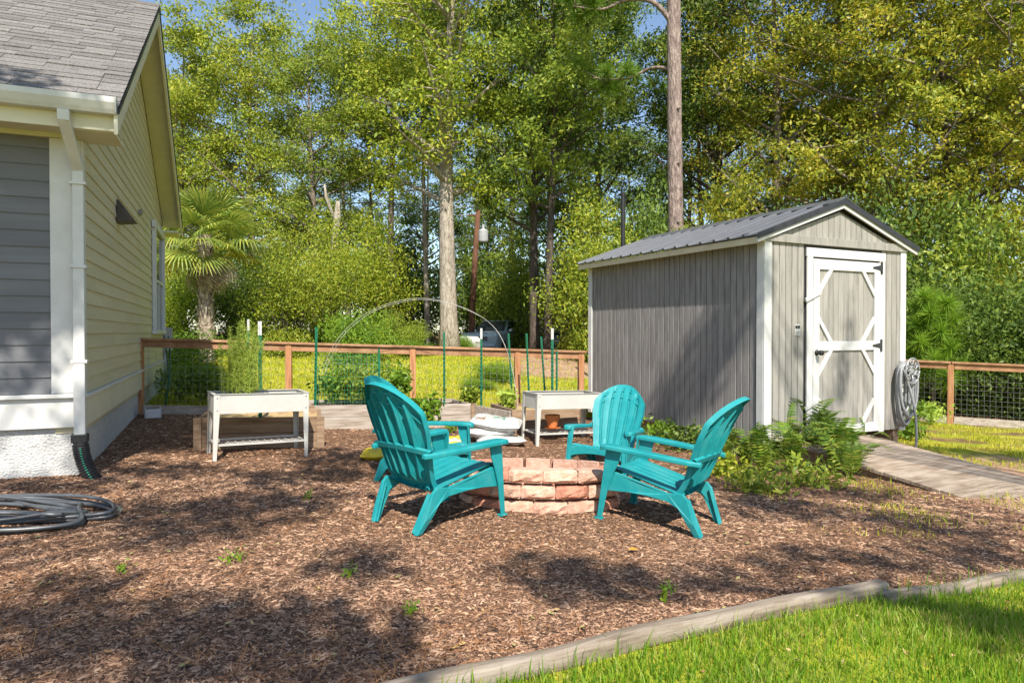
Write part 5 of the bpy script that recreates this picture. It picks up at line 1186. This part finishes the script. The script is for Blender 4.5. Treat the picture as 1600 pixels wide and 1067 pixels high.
def blades(xs, ys, h, w_, seed, lean=.45, dz=0):
    g = np.random.default_rng(seed); n = len(xs); az = g.uniform(0, 6.28, n); hh = h*g.uniform(.45,1.25,n); ln = hh*np.abs(g.normal(0,lean,n)); aa = g.uniform(0,6.28,n)
    s = np.stack([np.cos(az), np.sin(az), 0*az],1)*(w_*g.uniform(.6,1.2,n))[:,None]; c = np.stack([xs,ys,tz(xs,ys)-.004+dz],1); l_ = np.stack([np.cos(aa),np.sin(aa),0*aa],1)*ln[:,None]; u = np.zeros((n,3)); u[:,2] = hh
    V = np.stack([c-s, c+s, c+u*.6+l_*.35+s*.8, c+u*.6+l_*.35-s*.8, c+u*.95+l_],1).reshape(-1,3); o = (np.arange(n)*5)[:,None]
    return V, np.concatenate([o+np.array([[0,1,2]]), o+np.array([[0,2,3]]), o+np.array([[3,2,4]])])
n = 130000; D = 1.7+g.random(n)**.8*3.6; xs = D*g.uniform(-.35,.86,n); s1 = np.where(xs < 2.0, side(xs, D, TA, TB)/3.4, side(xs, D, TB, TC_)/2.3); ok = s1 < -.05+g.normal(0,.012,n); ok &= g.random(n) < .72+.38*np.sin(xs*3.3+D*2.1)*np.sin(D*4.1-xs*2.7)
xs, D = xs[ok], D[ok]
V, F = blades(xs, D, .062, .0026, 1); edge = (s1[ok] > -.17) & (g.random(len(xs)) < .10); V2, F2 = blades(xs[edge], D[edge], .13, .0028, 2, .35)
dry = g.random(len(xs)) < .16; V3, F3 = blades(xs[dry], D[dry], .035, .0022, 9, 1.6); V, F = merge([(V, F), (V2, F2), (V3, F3)]); tag(link('lawn_grass', mesh_np('lawn_grass', V, F), M['grass']), 'bright green lawn in the right foreground', 'grass', kind='stuff')
n = 120000; D = 9.8+g.random(n)*13; xs = D*g.uniform(-.58,.55,n); ok = g.random(n) < lawn_w(xs, D)*1.1; ok &= ~inside_house(xs, D) & ~inside_shed(xs, D) & (D > 10.1+(xs+5.36)*.167) & (xs < 4); xs, D = xs[ok], D[ok]
V, F = blades(xs, D, .07, .010, 3, .6); tag(link('back_lawn', mesh_np('back_lawn', V, F), M['grass_far']), 'sunny yellow green lawn beyond the fence', 'grass', kind='stuff')
n = 60000; D = 5.0+g.random(n)*8; xs = D*g.uniform(.45,.85,n); lwv = lawn_w(xs, D); noise_ = np.sin(xs*3.1+D*1.7)*np.sin(D*2.9-xs*1.3); ok = (lwv > .2) & (g.random(n) < .12+.5*noise_+.3*lwv) & ~inside_shed(xs, D) & (D > 4.9)
a = R(SA); lx = (xs-2.835)*math.cos(a)+(D-7.68)*math.sin(a); ly = -(xs-2.835)*math.sin(a)+(D-7.68)*math.cos(a); ok &= ~((lx > .36) & (lx < 1.82) & (ly < 0) & (ly > -2.2)); xs, D = xs[ok], D[ok]
V, F = blades(xs, D, .06, .0042, 4, .6)
n = 5000; x2 = g.uniform(2.2, 4.6, n); y2 = g.uniform(4.8, 7.2, n); ok = (np.sin(x2*4+y2*2)*np.sin(y2*3.7-x2)+g.normal(0,.4,n)) > .45; V2, F2 = blades(x2[ok], y2[ok], .06, .003, 5, .6)
V, F = merge([(V, F), (V2, F2)]); tag(link('side_grass', mesh_np('side_grass', V, F), M['grass_far']), 'patchy grass beside the shed ramp', 'grass', kind='stuff')
for i, (a, b_) in enumerate(((372,880),(188,892),(545,905),(1040,945),(640,962),(480,780),(355,882))):
    x, y = gpix(a, b_); leafy(['sprig of weed in the lit mulch left of centre','tiny sprout in the mulch near the hose','sprout in the shaded mulch patch','tall grassy weed just behind the timber','sprout near the left end of the timber','sprout in the mulch in front of the planter','small sprout beside the sprig in the lit mulch'][i], x, y, T(x,y), .05 if i != 3 else .13, .03, 34, .013, LB, 90+i, 'weed', nst=5)
xs, ys = sample(900); ok = ~inside_house(xs, ys) & ~inside_shed(xs, ys) & ~in_pit(xs, ys) & (ys > 2.4) & (xs < 5); xs, ys = xs[ok], ys[ok]; n = len(xs)
V, F = leaves(np.stack([xs, ys, tz(xs, ys)+.016], 1), n, np.full(n, .004), .016, .5, .3, 4.0, 31); tag(link('leaf_litter', mesh_np('leaf_litter', V, F), pm('dry_leaves', [(.16,.09,.04),(.36,.20,.08),(.50,.36,.16),(.30,.32,.10)], 3, .7, island=.8, lo=.1, hi=.9)), 'small dry fallen leaves scattered over the mulch', 'leaf litter', kind='stuff')
x, y = gpix(990, 866); lf = MB().add([(-.03,0,0),(0,-.022,.006),(.034,0,.004),(0,.022,.008)], [(0,1,2,3)]).build('fallen_leaf', pm('orange_leaf', [(.6,.22,.02),(.7,.32,.04)], 20, .6)); lf.location = (x,y,T(x,y)+.02); lf.scale = (1.1,1.1,1.1); tag(lf, 'single orange fallen leaf on the mulch before the fire pit', 'leaf')

# ------------------------------------------------------------------ the trees behind the viewpoint that shade the yard
k0 = Vector((tosun.x/tosun.z, tosun.y/tosun.z, 1))
def shade_tree(label, base, H_, spots, seed):
    r = thing('shade_tree', label, 'tree', (base[0], base[1], T(*base))); rr = random.Random(seed); m = MB(); b0 = Vector((base[0], base[1], T(*base)))
    m.tube([(0,0,-.3),(.1,0,H_*.4),(0,.1,H_*.75),(.1,0,H_)], [.32,.25,.17,.05], 10); parts = []
    for (x, y, z, rx, ry, h, dens) in spots:
        c = Vector((x, y, z)) + k0*h - b0; t = max(.35, min(.9, (c.z-1.5)/H_)); s_ = Vector((0,0,H_*t))
        m.tube([s_, s_.lerp(c, .5)+Vector((0,0,.35)), c], [.07,.04,.01], 5, cap=False)
        n_ = int(dens*rx*ry*3.14*600); a = np.random.default_rng(rr.randrange(9999)); q = a.normal(size=(n_, 3)); q /= np.linalg.norm(q, axis=1)[:, None]; q *= (a.random(n_)**.42)[:, None]
        ctr = np.stack([c.x+q[:,0]*rx, c.y+q[:,1]*ry, c.z+q[:,2]*.35], 1); parts.append(leaves(ctr, n_, np.full(n_, .04), .062, .6, seed=rr.randrange(9999), upb=1.2))
    m.build('trunk', M['bark'], r, smooth=True); V, F = merge(parts); link('crown', mesh_np('crown', V, F), LG, r); return r
def spot(pxx, pyy, rx, ry, h, dens=1.0): x, y = gpix(pxx, pyy); return (x, y, T(x,y), rx, ry, h, dens)
LEFT = [spot(60,985,.6,.36,8.0,.7), spot(260,1000,.6,.36,8.3,.8), spot(430,1010,.5,.4,8.0), spot(560,1040,.35,.3,7.8,.8), spot(120,930,.5,.2,7.6,.8), spot(560,885,.33,.22,8.6), spot(400,800,.55,.35,8.5,.9), spot(300,830,.45,.3,9.0,.9), spot(470,775,.6,.2,8.8,.8),
        spot(80,762,.75,.22,8.2,1.), spot(230,735,.8,.3,8.6,.8), spot(270,690,.9,.8,9.2,1.), spot(520,715,.5,.5,8.4,.8), spot(190,690,.5,.6,9,1.), spot(330,790,.35,.12,8), spot(350,965,.45,.16,8.4,.8), spot(560,960,.3,.12,8.2,.6), spot(240,800,.4,.22,8.8), spot(540,740,.5,.25,8.7), spot(420,745,.5,.2,8.7),
        (-3.95,5.75,2.15,.75,.75,6.5,.9), (-4.2,5.6,1.45,.6,.55,6.8,.75), (-4.4,5.3,2.7,.5,.5,6.6,.9), (-4.25,5.6,3.35,.5,.38,6.0,.8)]
RIGHT = [spot(900,905,.5,.24,8.2,1.1), spot(1010,912,.36,.16,8.6,1.), spot(1180,905,.5,.13,8.8,.8), spot(860,888,.25,.14,8.0,1.), spot(1330,880,.7,.16,8.2,.9), spot(1520,865,.6,.18,8.6,.9), spot(1250,800,.9,.22,9,.8), spot(1180,775,.5,.3,9.2,.8), spot(1450,825,.6,.25,9,.7), spot(1560,985,.35,.25,7.6,.8), spot(1480,950,.35,.18,7.8,.6), spot(1450,705,.7,.35,9,.8), spot(1560,712,.8,.4,9.3,.8), spot(1300,765,.7,.25,9.2,.8), spot(1090,745,.35,.3,8.7,.6),
         (2.3,8.7,.75,.16,.5,9.5,.8), (2.5,8.35,1.15,.16,.45,9.6,.8), (2.75,7.95,1.7,.15,.40,9.2,.7), (2.1,9.0,.5,.2,.5,9.3,.6), (3.35,7.9,1.4,.14,.2,9.4,.6), (4.0,8.2,.9,.16,.3,9.7,.6), (4.1,8.25,1.5,.12,.2,9.5,.5)]
shade_tree('oak standing behind the viewpoint on the left, shading the mulch', (-4.5, -7.5), 10.5, LEFT, 1)
shade_tree('oak standing behind the viewpoint on the right, shading the mulch', (9.5, -4.5), 11.5, RIGHT, 2)
